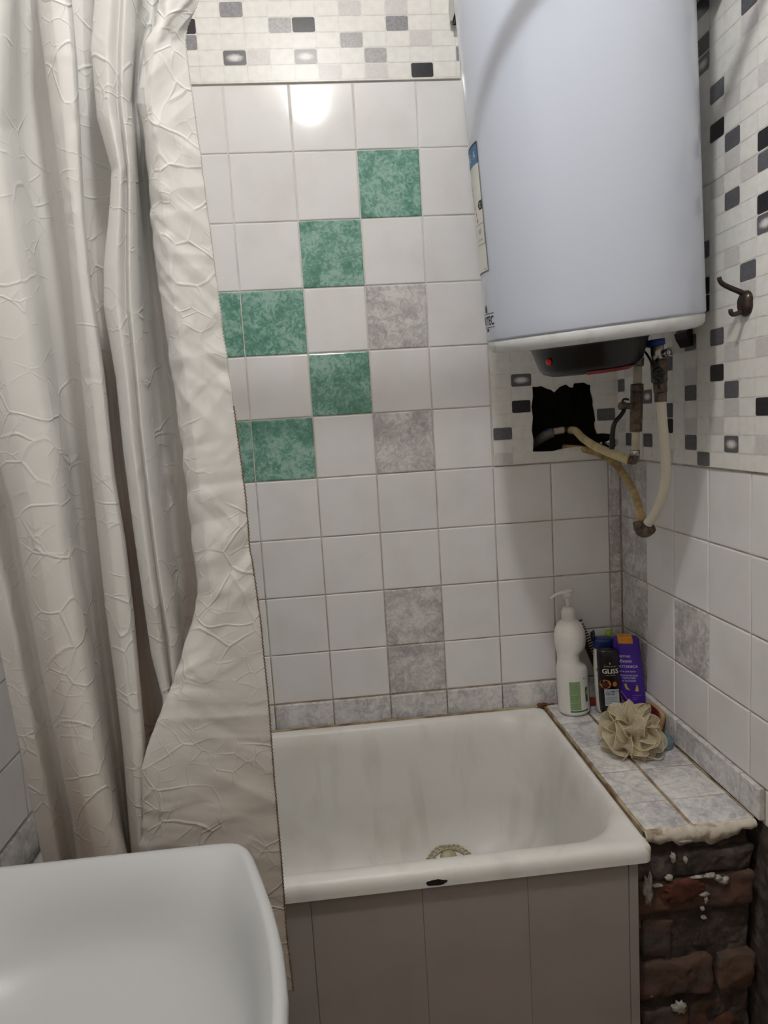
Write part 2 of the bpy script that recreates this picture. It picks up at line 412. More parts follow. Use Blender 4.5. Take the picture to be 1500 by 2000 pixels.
RR = [(1377,19,'d'),(1467,8,'d'),(1468,41,'l'),(1377,87,'k'),(1377,125,'g'),(1405,178,'d'),(1434,194,'l'),(1493,148,'l'),(1405,255,'k'),(1434,273,'d'),(1434,314,'l'),(1492,276,'k'),(1493,318,'d'),(1466,331,'l'),(1396,370,'l'),(1433,390,'d'),(1491,398,'k'),(1491,441,'g'),(1383,490,'d'),(1432,506,'l'),(1463,531,'d'),(1465,568,'l'),(1385,560,'k'),(1387,595,'k'),(1404,659,'d'),(1431,688,'l'),(1489,680,'l'),
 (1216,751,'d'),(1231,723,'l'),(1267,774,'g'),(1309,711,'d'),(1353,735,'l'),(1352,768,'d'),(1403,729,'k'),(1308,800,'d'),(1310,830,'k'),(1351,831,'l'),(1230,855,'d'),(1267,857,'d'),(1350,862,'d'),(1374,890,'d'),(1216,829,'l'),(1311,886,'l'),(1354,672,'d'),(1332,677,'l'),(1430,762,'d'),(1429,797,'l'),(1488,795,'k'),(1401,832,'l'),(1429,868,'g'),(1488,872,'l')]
back_inv = lambda u, v: tuple(ony(u, v, 0)[[0,2]])
def right_inv(u, v): p = onx(u, v, 0); return (-p[1], p[2])
# upper back panel
mb = MB(); mb.box((LX+.001,-.0035,.9335),(-.379,.0027,CEIL-.001), 0)
cu_ = index(BU, back_inv, -.9076, .9535, .0547, .0346)
cells(mb, frame((0,-.0035,0),(1,0,0),(0,0,1),(0,-1,0)), LX+.001, -.379, .9335, CEIL-.001, -.9076, .9535, .0547, .0346, cu_)
o = mb.build('mosaic_panel', MOS, wb); o['label'] = 'white printed mosaic panel with grey and black cells above the white tiles'
# lower back panel, broken open where the pipes come out
def ring(pts): return [tuple(ony(u, v, 0)[[0,2]]) for u, v in pts]
hole = ring([(1039,755),(1048,756),(1056,754),(1063,757),(1070,760),(1076,761),(1082,766),(1087,761),(1092,756),(1099,753),(1106,751),(1112,756),(1118,757),(1120,749),(1130,748),(1140,747),(1147,751),(1153,752),(1153,762),(1155,770),(1158,782),(1158,792),(1161,806),(1163,820),(1161,828),(1162,836),(1166,847),(1178,846),(1192,848),(1200,856),(1207,860),(1207,868),(1196,877),(1180,879),(1160,876),(1146,873),(1132,872),(1115,874),(1100,876),(1080,881),(1060,882),(1040,882),(1041,860),(1038,840),(1040,815),(1037,795),(1040,775)])
import bmesh
def plate_with_hole(outer, hol, y0, y1):
    bm = bmesh.new(); edges = []
    for loop in (outer, hol):
        vs = [bm.verts.new((x, y0, z)) for x, z in loop]
        edges += [bm.edges.new((vs[i], vs[(i+1) % len(vs)])) for i in range(len(vs))]
    bmesh.ops.triangle_fill(bm, use_beauty=True, use_dissolve=False, edges=edges)
    r = bmesh.ops.extrude_face_region(bm, geom=bm.faces[:])
    for e in r['geom']:
        if isinstance(e, bmesh.types.BMVert): e.co.y = y1
    bmesh.ops.recalc_face_normals(bm, faces=bm.faces[:])
    bm.verts.index_update()
    V = [tuple(v.co) for v in bm.verts]; Fc = [tuple(v.index for v in f.verts) for f in bm.faces]; bm.free(); return V, Fc
X0, X1 = -.3345, -.0005
def inside(x, z):
    c = False; n = len(hole)
    for i in range(n):
        (xa,za),(xb,zb) = hole[i], hole[(i+1) % n]
        if (za > z) != (zb > z) and x < (xb-xa)*(z-za)/(zb-za)+xa: c = not c
    return c
mb = MB(); V, Fc = plate_with_hole([(X0,.002),(X1,.002),(X1,CEIL-.001),(X0,CEIL-.001)], hole, -.0035, .0027); mb.add(V, Fc, 0)
cl = index(BL, back_inv, -.311, .0163, .0545, .0331)
def cut(x0, x1, z0, z1):
    return any(inside(x0+(x1-x0)*a, z0+(z1-z0)*b) for a in (0,.25,.5,.75,1) for b in (0,.33,.66,1))
cells(mb, frame((0,-.0035,0),(1,0,0),(0,0,1),(0,-1,0)), X0, X1, .002, CEIL-.001, -.311, .0163, .0545, .0331, cl, cut, rand=lambda i, j: rnd(i, j) if j > 9 else 'c')
o = mb.build('mosaic_panel', MOS, wb); o['label'] = 'white printed mosaic panel broken open by a jagged pipe hole'
# right wall panels: a narrow one by the corner, one low, one high
ri = index(RR, right_inv, .0215, .0169, .0489, .0339)
for a0, a1, b0, b1, lab in ((.002,.1405,.0035,CEIL-.001,'narrow mosaic strip beside the corner'),(.1425,2.398,.0035,.5405,'lower mosaic panel with grey and black cells'),(.1425,2.398,.5415,CEIL-.001,'upper mosaic panel with grey and black cells')):
    mb = MB(); mb.box((-.0035,-a1,b0),(.0027,-a0,b1), 0)
    cells(mb, frame((-.0035,0,0),(0,-1,0),(0,0,1),(-1,0,0)), a0, a1, b0, b1, .0215, .0169, .0489, .0339, ri, rand=lambda i, j: rnd(i, j) if (i > 12 or j > 26) else 'c')
    o = mb.build('mosaic_panel', MOS, wr); o['label'] = lab

# ------------------------------------------------------------------ bathtub
TX0, TX1, TY0, TY1, RIM = LX+.012, -.2275, -.010, -.645, -.652
bath = thing('bathtub', 'white enamelled bathtub with a rolled front rim behind the grey screen', 'bathtub', (-.8,-.33,FLOOR))
def rrect(x0, x1, y0, y1, r, z, n=10, zf=None):
    P = []
    for cx, cy, a in ((x1-r,y1-r,0),(x0+r,y1-r,90),(x0+r,y0+r,180),(x1-r,y0+r,270)):
        for k in range(n+1):
            t = math.radians(a+90*k/n); P.append((cx+r*math.cos(t), cy+r*math.sin(t)))
    # straight sides refined
    Q = []
    for i in range(len(P)):
        a, b = P[i], P[(i+1) % len(P)]; Q.append(a)
        if i % (n+1) == n:
            for k in range(1, 8): Q.append((a[0]+(b[0]-a[0])*k/8, a[1]+(b[1]-a[1])*k/8))
    return [(x, y, z+(zf(x, y) if zf else 0)) for x, y in Q]
mb = MB(); R = []
yb, yf = TY0, TY1                       # back (wall) and front
R.append(rrect(TX0, TX1, yf, yb, .018, RIM-.030))
R.append(rrect(TX0, TX1, yf, yb, .018, RIM-.020))
R.append(rrect(TX0+.001, TX1-.001, yf+.001, yb-.001, .018, RIM-.010))
R.append(rrect(TX0+.004, TX1-.004, yf+.006, yb-.002, .02, RIM-.002))
R.append(rrect(TX0+.010, TX1-.008, yf+.014, yb-.005, .022, RIM+.001))
R.append(rrect(TX0+.020, TX1-.012, yf+.026, yb-.010, .025, RIM+.001))
R.append(rrect(TX0+.030, TX1-.017, yf+.040, yb-.018, .085, RIM-.003))
R.append(rrect(TX0+.036, TX1-.021, yf+.047, yb-.024, .115, RIM-.009))
depth = .365
for k in range(1, 19):
    if k <= 7: zz = -.012-(depth-.175)*(k/7); i2 = .004+.022*(k/7)**1.2; rr = .118+.016*(k/7)
    else:
        q = (k-7)/11*PI/2; zz = -.012-(depth-.175)-.163*math.sin(q)**.92; i2 = .026+.135*(1-math.cos(q))**1.05; rr = .134+.02*(1-math.cos(q))
    R.append(rrect(TX0+.040+i2*1.6, TX1-.024-i2*.95, yf+.052+i2*.55, yb-.028-i2*1.05, rr, RIM+zz))
R.append(rrect(TX0+.3, TX1-.3, yf+.24, yb-.24, .05, RIM-depth+.004))
mb.loft(R, 0, True, False, True)
# outer shell (hidden behind the screen) and rim underside
R2 = [rrect(TX0, TX1, yf, yb, .018, RIM-.030), rrect(TX0+.010, TX1-.008, yf+.024, yb-.008, .03, RIM-.0305), rrect(TX0+.012, TX1-.010, yf+.030, yb-.010, .06, RIM-.05), rrect(TX0+.03, TX1-.018, yf+.034, yb-.020, .09, RIM-.22), rrect(TX0+.10, TX1-.06, yf+.08, yb-.09, .1, RIM-depth-.014)]
mb.loft(R2[::-1], 0, True, True, False)
shell = mb.build('tub_shell', [ENAMEL], bath)
# legs
for x in (TX0+.3, TX1-.3):
    for y in (yf+.19, yb-.19):
        mb = MB(); mb.cyl((x,y,FLOOR+.002),(x,y,RIM-depth-.008), .018, mat=0, r2=.026); mb.build('leg', [BRASS], bath)
# chipped enamel on the front roll
mb = MB()
cx, cz = -.6235, RIM-.021
pts = []
for k in range(22):
    t = 2*PI*k/22; rr = 1+.35*mnoise.noise(Vector((math.cos(t)*2, math.sin(t)*2, 3)))
    pts.append((cx+.019*math.cos(t)*rr, cz+.0055*math.sin(t)*rr))
mb.add([(x, yf-.0006, z) for x, z in pts], [tuple(range(22))], 0)
for k in range(5):
    a = cx+.012+.006*random.random(); 
mb.build('enamel_chip', [CHIP], bath)['label'] = 'dark bare iron patch where the enamel is chipped'
# stopper mat with a beaded edge lying at the foot of the inner back slope
from mathutils.bvhtree import BVHTree
tub_bvh = BVHTree.FromPolygons([Vector(v)+Vector(bath['_loc']) for v in [tuple(v.co) for v in shell.data.vertices]], [tuple(p.vertices) for p in shell.data.polygons])
dr = ray(881, 1701); st0 = CAM+dr*((-.55-CAM[1])/dr[1])
hit, hn, _, _ = tub_bvh.ray_cast(Vector(st0), Vector(dr).normalized())
mc = np.array(hit); en = np.array(hn); en = en if en[1] < 0 else -en
ex = np.array([1,.02,0.]); ex -= en*(ex@en); ex /= np.linalg.norm(ex); ey = np.cross(en, ex)
def mf(a, b, d=0):
    p, nn, _, _ = tub_bvh.find_nearest(Vector(mc+ex*a+ey*b)); nn = np.array(nn); nn = nn if nn[1] < .2 and (nn@en) > 0 else -nn
    return np.array(p)+nn*(d+.0022)
mb = MB()
MATM = Mat('clear_yellowish_rubber', S(206,196,160), .35, trans=.25).m
mb.loft([[mf(r_*math.cos(t), .034+r_*math.sin(t), h_) for t in np.linspace(0, 2*PI, 25)[:-1]] for r_, h_ in ((.0215,0),(.019,.003),(.011,.0045),(.002,.0045))], 0, True)
for k in range(34):
    t = 2*PI*k/34; c = (.062*math.cos(t), .062*math.sin(t)); ringp = []
    mb.tube([mf(c[0]+.0052*math.cos(s), c[1]+.0052*math.sin(s), .004) for s in np.linspace(0, 2*PI, 13)], .0016, 6, 0, 2)
mb.tube([mf(.055*math.cos(s), .055*math.sin(s), .003) for s in np.linspace(0, 2*PI, 33)], .0022, 6, 0, 1)
for k in range(6):
    t = 2*PI*k/6+.3; mb.tube([mf(.018*math.cos(t), .018*math.sin(t)+.012, .003), mf(.055*math.cos(t), .055*math.sin(t), .003)], .0018, 6, 0, 1)
tag(mb.build('drain_mat', [MATM], None, mc), 'small yellowish drain mat with beaded edge lying inside the bathtub', 'drain mat')

# ------------------------------------------------------------------ bath screen
scr = thing('bath_screen', 'grey plastic panel screen closing the front of the bathtub', 'bath screen', (-.8,-.632,FLOOR))
xs = [LX+.004, -1.04, -.8455, -.6483, -.4575, -.2705]
for i in range(5):
    mb = MB(); a, b = xs[i]+(.0006 if i < 3 else .00025), xs[i+1]-.00025; yy = -.634
    mb.loft([[(a,yy+.008,z),(a,yy+.0004,z),(a+.0006,yy,z),(b-.0006,yy,z),(b,yy+.0004,z),(b,yy+.008,z)] for z in (FLOOR+.001, RIM-.0312)], 0, False)
    mb.build('board', [PVC], scr)
mb = MB(); mb.box((-.2700,-.6355,FLOOR+.001),(-.2535,-.612,RIM-.031)); mb.build('edge_trim', [PVC], scr)

# ------------------------------------------------------------------ tiled ledge on a brick pier
LZ = -.6485; LYF = -.600; LXL = -.2225
ledge = thing('tiled_ledge', 'marbled tile ledge on a broken brick pier between the bathtub and the right wall', 'ledge', (-.11,-.3,FLOOR))
def rough_box(mb, a, b, mat, seed, amp=.006, res=.012):
    a = np.array(a); b = np.array(b); size = b-a
    nx, ny, nz = [max(2, int(s/res)) for s in size]
    faces = []
    def grid(o, u, w, nu, nw):
        base = len(V)
        for j in range(nw+1):
            for i in range(nu+1):
                p = o+u*(i/nu)+w*(j/nw); c = (a+b)/2; q = p-c
                # rounded corners
                lim = size/2-.008; cl = np.clip(q, -lim, lim); dlt = q-cl; L = np.linalg.norm(dlt)
                if L > 1e-6: q = cl+dlt/L*min(L, .008)
                p = c+q; nv = mnoise.noise_vector(Vector(p*22)+Vector((seed*3.1,seed*1.7,0))); nw2 = mnoise.noise_vector(Vector(p*70)+Vector((seed,0,seed)))
                V.append(p+np.array(nv)*amp+np.array(nw2)*amp*.35)
        for j in range(nw):
            for i in range(nu):
                k = base+j*(nu+1)+i; faces.append((k, k+1, k+nu+2, k+nu+1))
    V = []; X, Y, Zv = np.array([size[0],0,0]), np.array([0,size[1],0]), np.array([0,0,size[2]])
    grid(a, X, Zv, nx, nz); grid(a+Y+X, -X, Zv, nx, nz); grid(a+Y, -Y, Zv, ny, nz); grid(a+X, Y, Zv, ny, nz); grid(a+Zv, X, Y, nx, ny); grid(a+Y, X, -Y, nx, ny)
    mb.add(V, faces, mat, True)
mb = MB()
rough_box(mb, (-.236,-.588,FLOOR+.003),(-.010,-.03,-.664), 0, 1, .007, .012)
zz = lambda py: ony(1350, py, -.6)[2]
rows = [(1664,1712),(1712,1778),(1792,1866),(1872,1942),(1962,2034),(2054,2120)]
splits = [[(-.240,-.010)],[(-.240,-.010)],[(-.232,-.170),(-.158,-.010)],[(-.238,-.090),(-.082,-.010)],[(-.236,-.142),(-.134,-.010)],[(-.24,-.12),(-.11,-.01)]]
for i, ((t, b), sp) in enumerate(zip(rows, splits)):
    for j, (x0, x1) in enumerate(sp):
        dy = {(0,0):.004,(2,1):.018,(2,0):.006,(4,1):.014}.get((i,j), 0)
        rough_box(mb, (x0,-.604+dy,zz(b)),(x1,-.48,zz(t)), 1 if (i,j) not in ((0,0),(2,1)) else 0, 10+i*3+j, .008, .006)
z = zz(2120)-.012; i = 20
while z-.065 > FLOOR+.003:
    for j, (x0, x1) in enumerate(((-.238,-.13),(-.12,-.010))): rough_box(mb, (x0,-.602,z-.065),(x1,-.48,z), 1, i+j, .005, .014)
    z -= .079; i += 3
mb.build('brick_base', [RAW, BRICK], ledge)
mb = MB()
SPL = simple('white_plaster_splash', (176,170,162), .9, .25, 120); SCAR = simple('orange_brick_scar', (98,56,42), .95, .3, 60)
def splash(u0, v0, u1, v1, name, mat, y=-.6085, th=.0016, n=26, rgh=.55):
    b = MB(); c = (ony((u0+u1)/2, (v0+v1)/2, y)); w_, h_ = (ony(u1, v0, y)-ony(u0, v1, y))[[0,2]]/2; R_ = []
    for k_, d in ((1.0,.006),(.92,0),(.55,-th)):
        R_.append([(c[0]+w_*k_*rr*math.cos(t), y+d+th*.5*mnoise.noise(Vector((u0+k_*9, t*3, 1))), c[2]+h_*k_*rr*math.sin(t)) for t in np.linspace(0, 2*PI, n+1)[:-1] for rr in (1+rgh*mnoise.noise(Vector((math.cos(t)*2.6+u0, math.sin(t)*2.6, v0)))+.25*mnoise.noise(Vector((math.cos(t)*8, math.sin(t)*8+u0, v0))),)])
    b.loft(R_, 0, True, False, True); return b.build(name, [mat], ledge)
splash(1292,1714,1380,1768,'brick_scar',SCAR,-.6095,.0008,40,.4)['label'] = 'orange bare patch on the second brick course'
for q_ in ((1259,1711,1276,1772),(1276,1728,1294,1734),(1302,1711,1315,1723),(1352,1711,1384,1717),(1378,1707,1402,1717),(1396,1711,1412,1722),(1404,1714,1426,1729),(1366,1742,1386,1754),(1376,1750,1383,1767),(1370,1773,1377,1780),(1372,1790,1381,1797),(1316,1958,1342,1984),(1326,1640,1354,1647),(1312,1668,1321,1686),(1337,1675,1343,1688)): splash(*q_, 'plaster_splash', SPL)
mb = MB(); mb.box((LXL-.004,LYF+.006,-.672),(-.0085,-.004,LZ-.0022), 0)
LT = frame((0,0,LZ),(1,0,0),(0,-1,0),(0,0,1))
ly = [.010,.128,.256,.383,.508,.597]
for k in range(5):
    tile(mb, LT, LXL, -.1325, ly[k], ly[k+1], 1, jit=.0012, gap=.0012)
    tile(mb, LT, -.1285, -.0088, ly[k], ly[k+1], 1, jit=.0012, gap=.0012)
mb.build('tile_top', [GROUT_DIRTY, PALE], ledge)
# beige mortar bead between tub and ledge, and the ragged plaster lip along the front
mb = MB()
pts = [(LXL-.0025+.0015*math.sin(k*1.7), -.03-k*.0355, LZ-.002+.0012*math.sin(k*2.3)) for k in range(17)]
mb.tube(pts, .0026, 8, 0, 4, rf=lambda t: 1+.45*mnoise.noise(Vector((t*31, 2, 5))))
mb.build('mortar_bead', [GROUT_DIRTY], ledge)
mb = MB(); n = 90; top = []; fr1 = []; bot = []; back = []
drip = [(1265,1642),(1285,1648),(1310,1640),(1325,1650),(1345,1644),(1370,1641),(1388,1648),(1405,1640),(1425,1633),(1440,1627),(1447,1616),(1455,1617),(1466,1618),(1478,1612),(1486,1604)]
dx = [ony(u, v, -.603)[0] for u, v in drip]; dz = [ony(u, v, -.603)[2] for u, v in drip]
for k in range(n+1):
    x = LXL-.002+(.2205-.004)*k/n; zb = np.interp(x, dx, dz)+.0022*mnoise.noise(Vector((x*160,1,0)))
    nn = .003*mnoise.noise(Vector((x*60,4,0)))
    top.append((x, LYF+.008, LZ-.0012)); fr1.append((x, -.6035+nn, LZ-.003+nn*.4)); bot.append((x, -.6065+nn, min(zb, LZ-.008))); back.append((x, -.597, min(zb, LZ-.008)+.002))
mid = [(a[0], -.6075+nn, (a[2]+b[2])/2) for a, b in zip(fr1, bot)]
mb.loft([top, fr1, mid, bot, back], 0, True, False, False, closed=False)
mb.build('plaster_lip', [PLASTER], ledge)
mb = MB(); mb.tube([(-.0086+.0006*math.sin(k*1.9), -.012-k*.0365, LZ-.0006) for k in range(17)], .0019, 6, 0, 3); mb.build('border_bead', [GROUT_DIRTY], ledge)
mb = MB()      # rust-stained sealant where the tub meets ledge and wall
def bead(pts, r, name, mat, par, seed):
    b = MB(); b.tube(pts, r, 7, 0, 3, rf=lambda t: 1+.5*mnoise.noise(Vector((t*len(pts)*1.3, seed, 5)))); return b.build(name, [mat], par)
bead([(LXL-.022+.012*k, -.0115+.002*math.sin(k*2.1), RIM+.004+.003*math.sin(k*1.3)) for k in range(5)], .0045, 'rusty_sealant', RUST, ledge, 3)
bead([(TX0+.02+k*.03, TY0-.0005, RIM+.001+.0008*math.sin(k*1.9)) for k in range(38)], .0032, 'wall_sealant', GROUT_DIRTY, bath, 7)
mb = MB()
rough_box(mb, (-.2465,-.640,RIM-.030),(-.2285,-.604,RIM-.002), 0, 44, .003, .005)
mb.build('mortar_lump', [PLASTER], ledge)

# ------------------------------------------------------------------ shower curtain and rod
ROD = (-.690, .889)
CURT = Mat('curtain_cloth', rough=.62)
v = CURT.coords()
f1 = CURT.ramp(CURT.noise(5, 6, .4), [(.42,(0,0,0,1)),(.75,(1,1,1,1))])
sep = CURT.n('ShaderNodeSeparateXYZ'); CURT.l(v, sep.inputs[0])
lowr = CURT.n('ShaderNodeMapRange'); lowr.inputs['From Min'].default_value = 1.15; lowr.inputs['From Max'].default_value = .1; lowr.inputs['To Max'].default_value = .75; CURT.l(sep.outputs['Z'], lowr.inputs['Value'])
dirt = CURT.n('ShaderNodeMath', operation='MULTIPLY_ADD'); CURT.l(f1, dirt.inputs[0]); dirt.inputs[1].default_value = .28; CURT.l(lowr.outputs[0], dirt.inputs[2])
dm = CURT.n('ShaderNodeMath', operation='MULTIPLY'); CURT.l(dirt.outputs[0], dm.inputs[0]); CURT.l(lowr.outputs[0], dm.inputs[1])
ccol = CURT.mix(dm.outputs[0], S(240,239,236), S(188,168,144))
CURT.color(ccol); CURT.set('Sheen Weight', .1)
vd = CURT.n('ShaderNodeVectorMath', operation='MULTIPLY_ADD'); vn = CURT.n('ShaderNodeTexNoise'); vn.inputs['Scale'].default_value = 9; CURT.l(v, vn.inputs['Vector'])
CURT.l(vn.outputs['Color'], vd.inputs[0]); vd.inputs[1].default_value = (.045,.045,.045); CURT.l(v, vd.inputs[2])
def crease_lines(scale, w, lo, hi):
    vo = CURT.n('ShaderNodeTexVoronoi', feature='DISTANCE_TO_EDGE'); vo.inputs['Scale'].default_value = scale; CURT.l(vd.outputs[0], vo.inputs['Vector'])
    a = CURT.ramp(vo.outputs['Distance'], [(0,(1,1,1,1)),(w,(0,0,0,1))]); b = CURT.ramp(CURT.noise(scale*.55, 3), [(lo,(0,0,0,1)),(hi,(1,1,1,1))])
    return CURT.mix(1.0, a, b, 'MULTIPLY')
cl1 = crease_lines(15, .035, .40, .56); cl2 = crease_lines(31, .05, .46, .6)
CURT.bump(CURT.mix(.5, cl1, cl2, 'ADD'), .5, .0020)
uvn = CURT.n('ShaderNodeUVMap'); uvn.uv_map = 'UVMap'; us = CURT.n('ShaderNodeSeparateXYZ'); CURT.l(uvn.outputs[0], us.inputs[0])
def stain(uc, uw, v0, v1, amt):
    d = CURT.n('ShaderNodeMath', operation='SUBTRACT'); CURT.l(us.outputs['X'], d.inputs[0]); d.inputs[1].default_value = uc
    ab = CURT.n('ShaderNodeMath', operation='ABSOLUTE'); CURT.l(d.outputs[0], ab.inputs[0])
    m1 = CURT.n('ShaderNodeMapRange'); m1.inputs['From Min'].default_value = uw; m1.inputs['From Max'].default_value = 0; CURT.l(ab.outputs[0], m1.inputs['Value'])
    m2 = CURT.n('ShaderNodeMapRange'); m2.inputs['From Min'].default_value = v0; m2.inputs['From Max'].default_value = v1; CURT.l(us.outputs['Y'], m2.inputs['Value'])
    m3 = CURT.n('ShaderNodeMath', operation='MULTIPLY'); CURT.l(m1.outputs[0], m3.inputs[0]); CURT.l(m2.outputs[0], m3.inputs[1])
    m4 = CURT.n('ShaderNodeMath', operation='MULTIPLY'); CURT.l(m3.outputs[0], m4.inputs[0]); m4.inputs[1].default_value = amt
    return m4.outputs[0]
for args in ((15.2/30,.055,.25,.62,.75),(10/30,.04,.5,.8,.5),(4.5/30,.05,.55,.85,.4),(24/30,.05,.5,.8,.55)):
    ccol = CURT.mix(stain(*args), ccol, S(150,110,66))
CURT.color(ccol)
tr = CURT.n('ShaderNodeBsdfTranslucent'); CURT.l(ccol, tr.inputs['Color'])
mx = CURT.n('ShaderNodeMixShader'); mx.inputs[0].default_value = .22
CURT.l(CURT.b.outputs[0], mx.inputs[1]); CURT.l(tr.outputs[0], mx.inputs[2])
CURT.l(mx.outputs[0], CURT.t.nodes['Material Output'].inputs['Surface']); CURT = CURT.m
def pl(*p): a = np.array(p, float); return lambda y: np.interp(y, a[:,1], a[:,0])
E0 = pl((-185,-260),(-185,0),(-150,600),(-60,1000),(-2,1260),(38,1458),(64,1584),(80,1663),(150,1960))
R1L = pl((-130,-260),(-120,0),(-90,350),(-40,700),(0,905),(25,985),(49,1125),(62,1200),(84,1320),(112,1456),(140,1588),(150,1664),(190,1960))
R1R = pl((24,-260),(20,0),(13,250),(30,400),(66,600),(87,740),(115,880),(135,1055),(160,1200),(184,1360),(208,1500),(232,1620),(244,1660),(300,1960))
R2L = pl((70,-260),(72,0),(100,220),(130,440),(145,600),(168,824),(185,985),(208,1200),(224,1320),(240,1460),(256,1656),(310,1960))
R2R = pl((138,-260),(140,0),(150,120),(165,430),(178,560),(191,640),(205,740),(224,929),(245,1055),(262,1200),(276,1360),(285,1456),(290,1650),(330,1960))
R3L = pl((188,-260),(185,0),(178,100),(190,230),(218,330),(215,400),(203,520),(203,600),(227,740),(241,880),(259,1020),(284,1200),(296,1280),(318,1364),(330,1650),(360,1960))
R3R = pl((262,-260),(265,0),(256,200),(262,260),(268,450),(273,600),(290,824),(308,985),(325,1125),(345,1250),(352,1364),(365,1650),(390,1960))
P4L = pl((308,-260),(310,0),(302,50),(284,84),(276,140),(269,203),(284,280),(300,480),(317,600),(350,824),(369,992),(388,1160),(374,1220),(350,1296),(324,1368),(288,1460),(276,1504),(278,1600),(273,1656),(270,1960))
P4R = pl((396,-260),(388,0),(366,55),(362,80),(375,180),(390,290),(402,380),(415,480),(435,640),(458,800),(476,936),(490,1080),(497,1125),(508,1200),(524,1360),(536,1520),(550,1680),(560,1820),(572,1920),(574,1960))
def section(y):
    e0, a, b, c, d, e, f_, g_, h = [q(y) for q in (E0,R1L,R1R,R2L,R2R,R3L,R3R,P4L,P4R)]
    low = np.clip((y-1180)/180, 0, 1)
    mixx = lambda p, q, t=.5: p+(q-p)*t
    L = [(e0,-.662),(mixx(e0,a,.45),-.668),(mixx(e0,a,.85),-.655),(a+4,-.668),(a,-.698),(mixx(a,b,.35),-.712),(mixx(a,b,.8),-.708),(b,-.694),
         (mixx(b,c,.35),-.660),(mixx(b,c,.75),-.648),(c+3,-.664),(c,-.690),(mixx(c,d,.4),-.706),(mixx(c,d,.85),-.704),(d,-.690),(d-6,-.668),
         (mixx(d,e,.5),-.660),(e+5,-.672),(e,-.698),(mixx(e,f_,.35),-.712+.012*low),(mixx(e,f_,.62),-.702+.012*low),(mixx(e,f_,.75),-.712+.01*low),(f_,-.694+.01*low),
         (mixx(f_,g_,.35)*(1-low)+(f_+12)*low,-.655),(mixx(f_,g_,.8)*(1-low)+(f_+16)*low,-.645),(max(g_+6, (f_+12)*low),-.664),(g_,-.697-.012*low),(mixx(g_,h,.22),-.713-.006*low),(mixx(g_,h,.55),-.709-.004*low),(mixx(g_,h,.8),-.704),(h,-.698)]
    return np.array(L)
NV = 640; SUBU = 20
ys = np.linspace(-218, 1935, NV); G = []
for y in ys:
    s = section(y); P = []
    Q = np.vstack([2*s[0]-s[1], s, 2*s[-1]-s[-2]])
    for i in range(1, len(Q)-2):
        for k in range(SUBU):
            t = k/SUBU; a, b, c, d = Q[i-1], Q[i], Q[i+1], Q[i+2]
            sp = .5*((2*b)+(c-a)*t+(2*a-5*b+4*c-d)*t*t+(3*b-a-3*c+d)*t**3); ln = b+(c-b)*t
            P.append(sp*.75+ln*.25)
    P.append(s[-1]); G.append([ony(p[0], y, -.668+(p[1]+.645)*1.55) for p in P])
G = np.array(G); NU = G.shape[1]
G[:,:,0] = np.maximum(G[:,:,0], LX+.006)
# creases pressed into the cloth: randomly laid straight folds, more of them on the loose right panel
u = np.cumsum(np.r_[0, np.linalg.norm(np.diff(G[NV//2], axis=0), axis=1)]); vv = -np.cumsum(np.r_[0, np.linalg.norm(np.diff(G[:,-1], axis=0), axis=1)])
UU, VV = np.meshgrid(u, vv); H = np.zeros_like(UU); umax = u[-1]; vmin = vv[-1]
rc = np.random.default_rng(11)
def crease(n, u0, u1, slope, lo, hi, angs):
    for k in range(n):
        c0, c1 = rc.uniform(u0, u1), rc.uniform(vmin, 0)
        r0 = rc.uniform(lo, hi); ang = rc.choice(angs)+rc.uniform(-.22, .22); ca, sa = math.cos(ang), math.sin(ang)
        i0, i1 = np.searchsorted(-vv, -c1-r0*1.5), np.searchsorted(-vv, -c1+r0*1.5); j0, j1 = np.searchsorted(u, c0-r0*1.5), np.searchsorted(u, c0+r0*1.5)
        if i1-i0 < 2 or j1-j0 < 2: continue
        a_, b_ = UU[i0:i1,j0:j1]-c0, VV[i0:i1,j0:j1]-c1
        d1, d2 = a_*ca+b_*sa, -a_*sa+b_*ca
        win = np.clip(1-(d1/r0)**2, 0, 1)*np.clip(1-(d2/(r0*rc.uniform(.22,.5)))**2, 0, 1)
        H[i0:i1,j0:j1] += rc.uniform(.4,1)*slope*rc.choice([-1,1,1])*(np.sqrt(d2**2+.0004**2)-r0*.12)*win
ANG = [-.75,-.75,.75,.75,.05,1.45]
crease(260, umax*.80, umax, .115, .03, .10, ANG); crease(200, 0, umax*.80, .06, .02, .07, ANG)
du_ = np.gradient(G, axis=1); dv_ = np.gradient(G, axis=0); N = np.cross(du_, dv_); N /= np.linalg.norm(N, axis=2, keepdims=True)+1e-9
G = G+N*H[:,:,None]
mb = MB(); mb.add(G.reshape(-1,3), [(i*NU+j, i*NU+j+1, (i+1)*NU+j+1, (i+1)*NU+j) for i in range(NV-1) for j in range(NU-1)], 0, True)
cl0 = (-1.1,-.69,-.82)
cur = thing('shower_curtain', 'off white creased shower curtain hanging in folds at the left', 'shower curtain', cl0)
cloth = mb.build('cloth', [CURT], cur)
ul = cloth.data.uv_layers.new(name='UVMap'); li = np.empty(len(cloth.data.loops), dtype=np.int32); cloth.data.loops.foreach_get('vertex_index', li)
ul.data.foreach_set('uv', np.c_[(li % NU)/(NU-1), (li//NU)/(NV-1)].astype(np.float32).ravel())
sm = cloth.modifiers.new('thickness', 'SOLIDIFY'); sm.thickness = .0006; sm.offset = 0
mb = MB(); edge = [G[i,-1] for i in range(NV)]
HEM = simple('brown_stitching', (140,118,96), .8, .3, 300)
st = [e+np.array([.0006*(1 if i % 2 else -1), -.0008, 0]) for i, e in enumerate(edge)]
mb.tube(st[300:], .0011, 6, 0, 1); mb.build('stitched_hem', [HEM], cur)
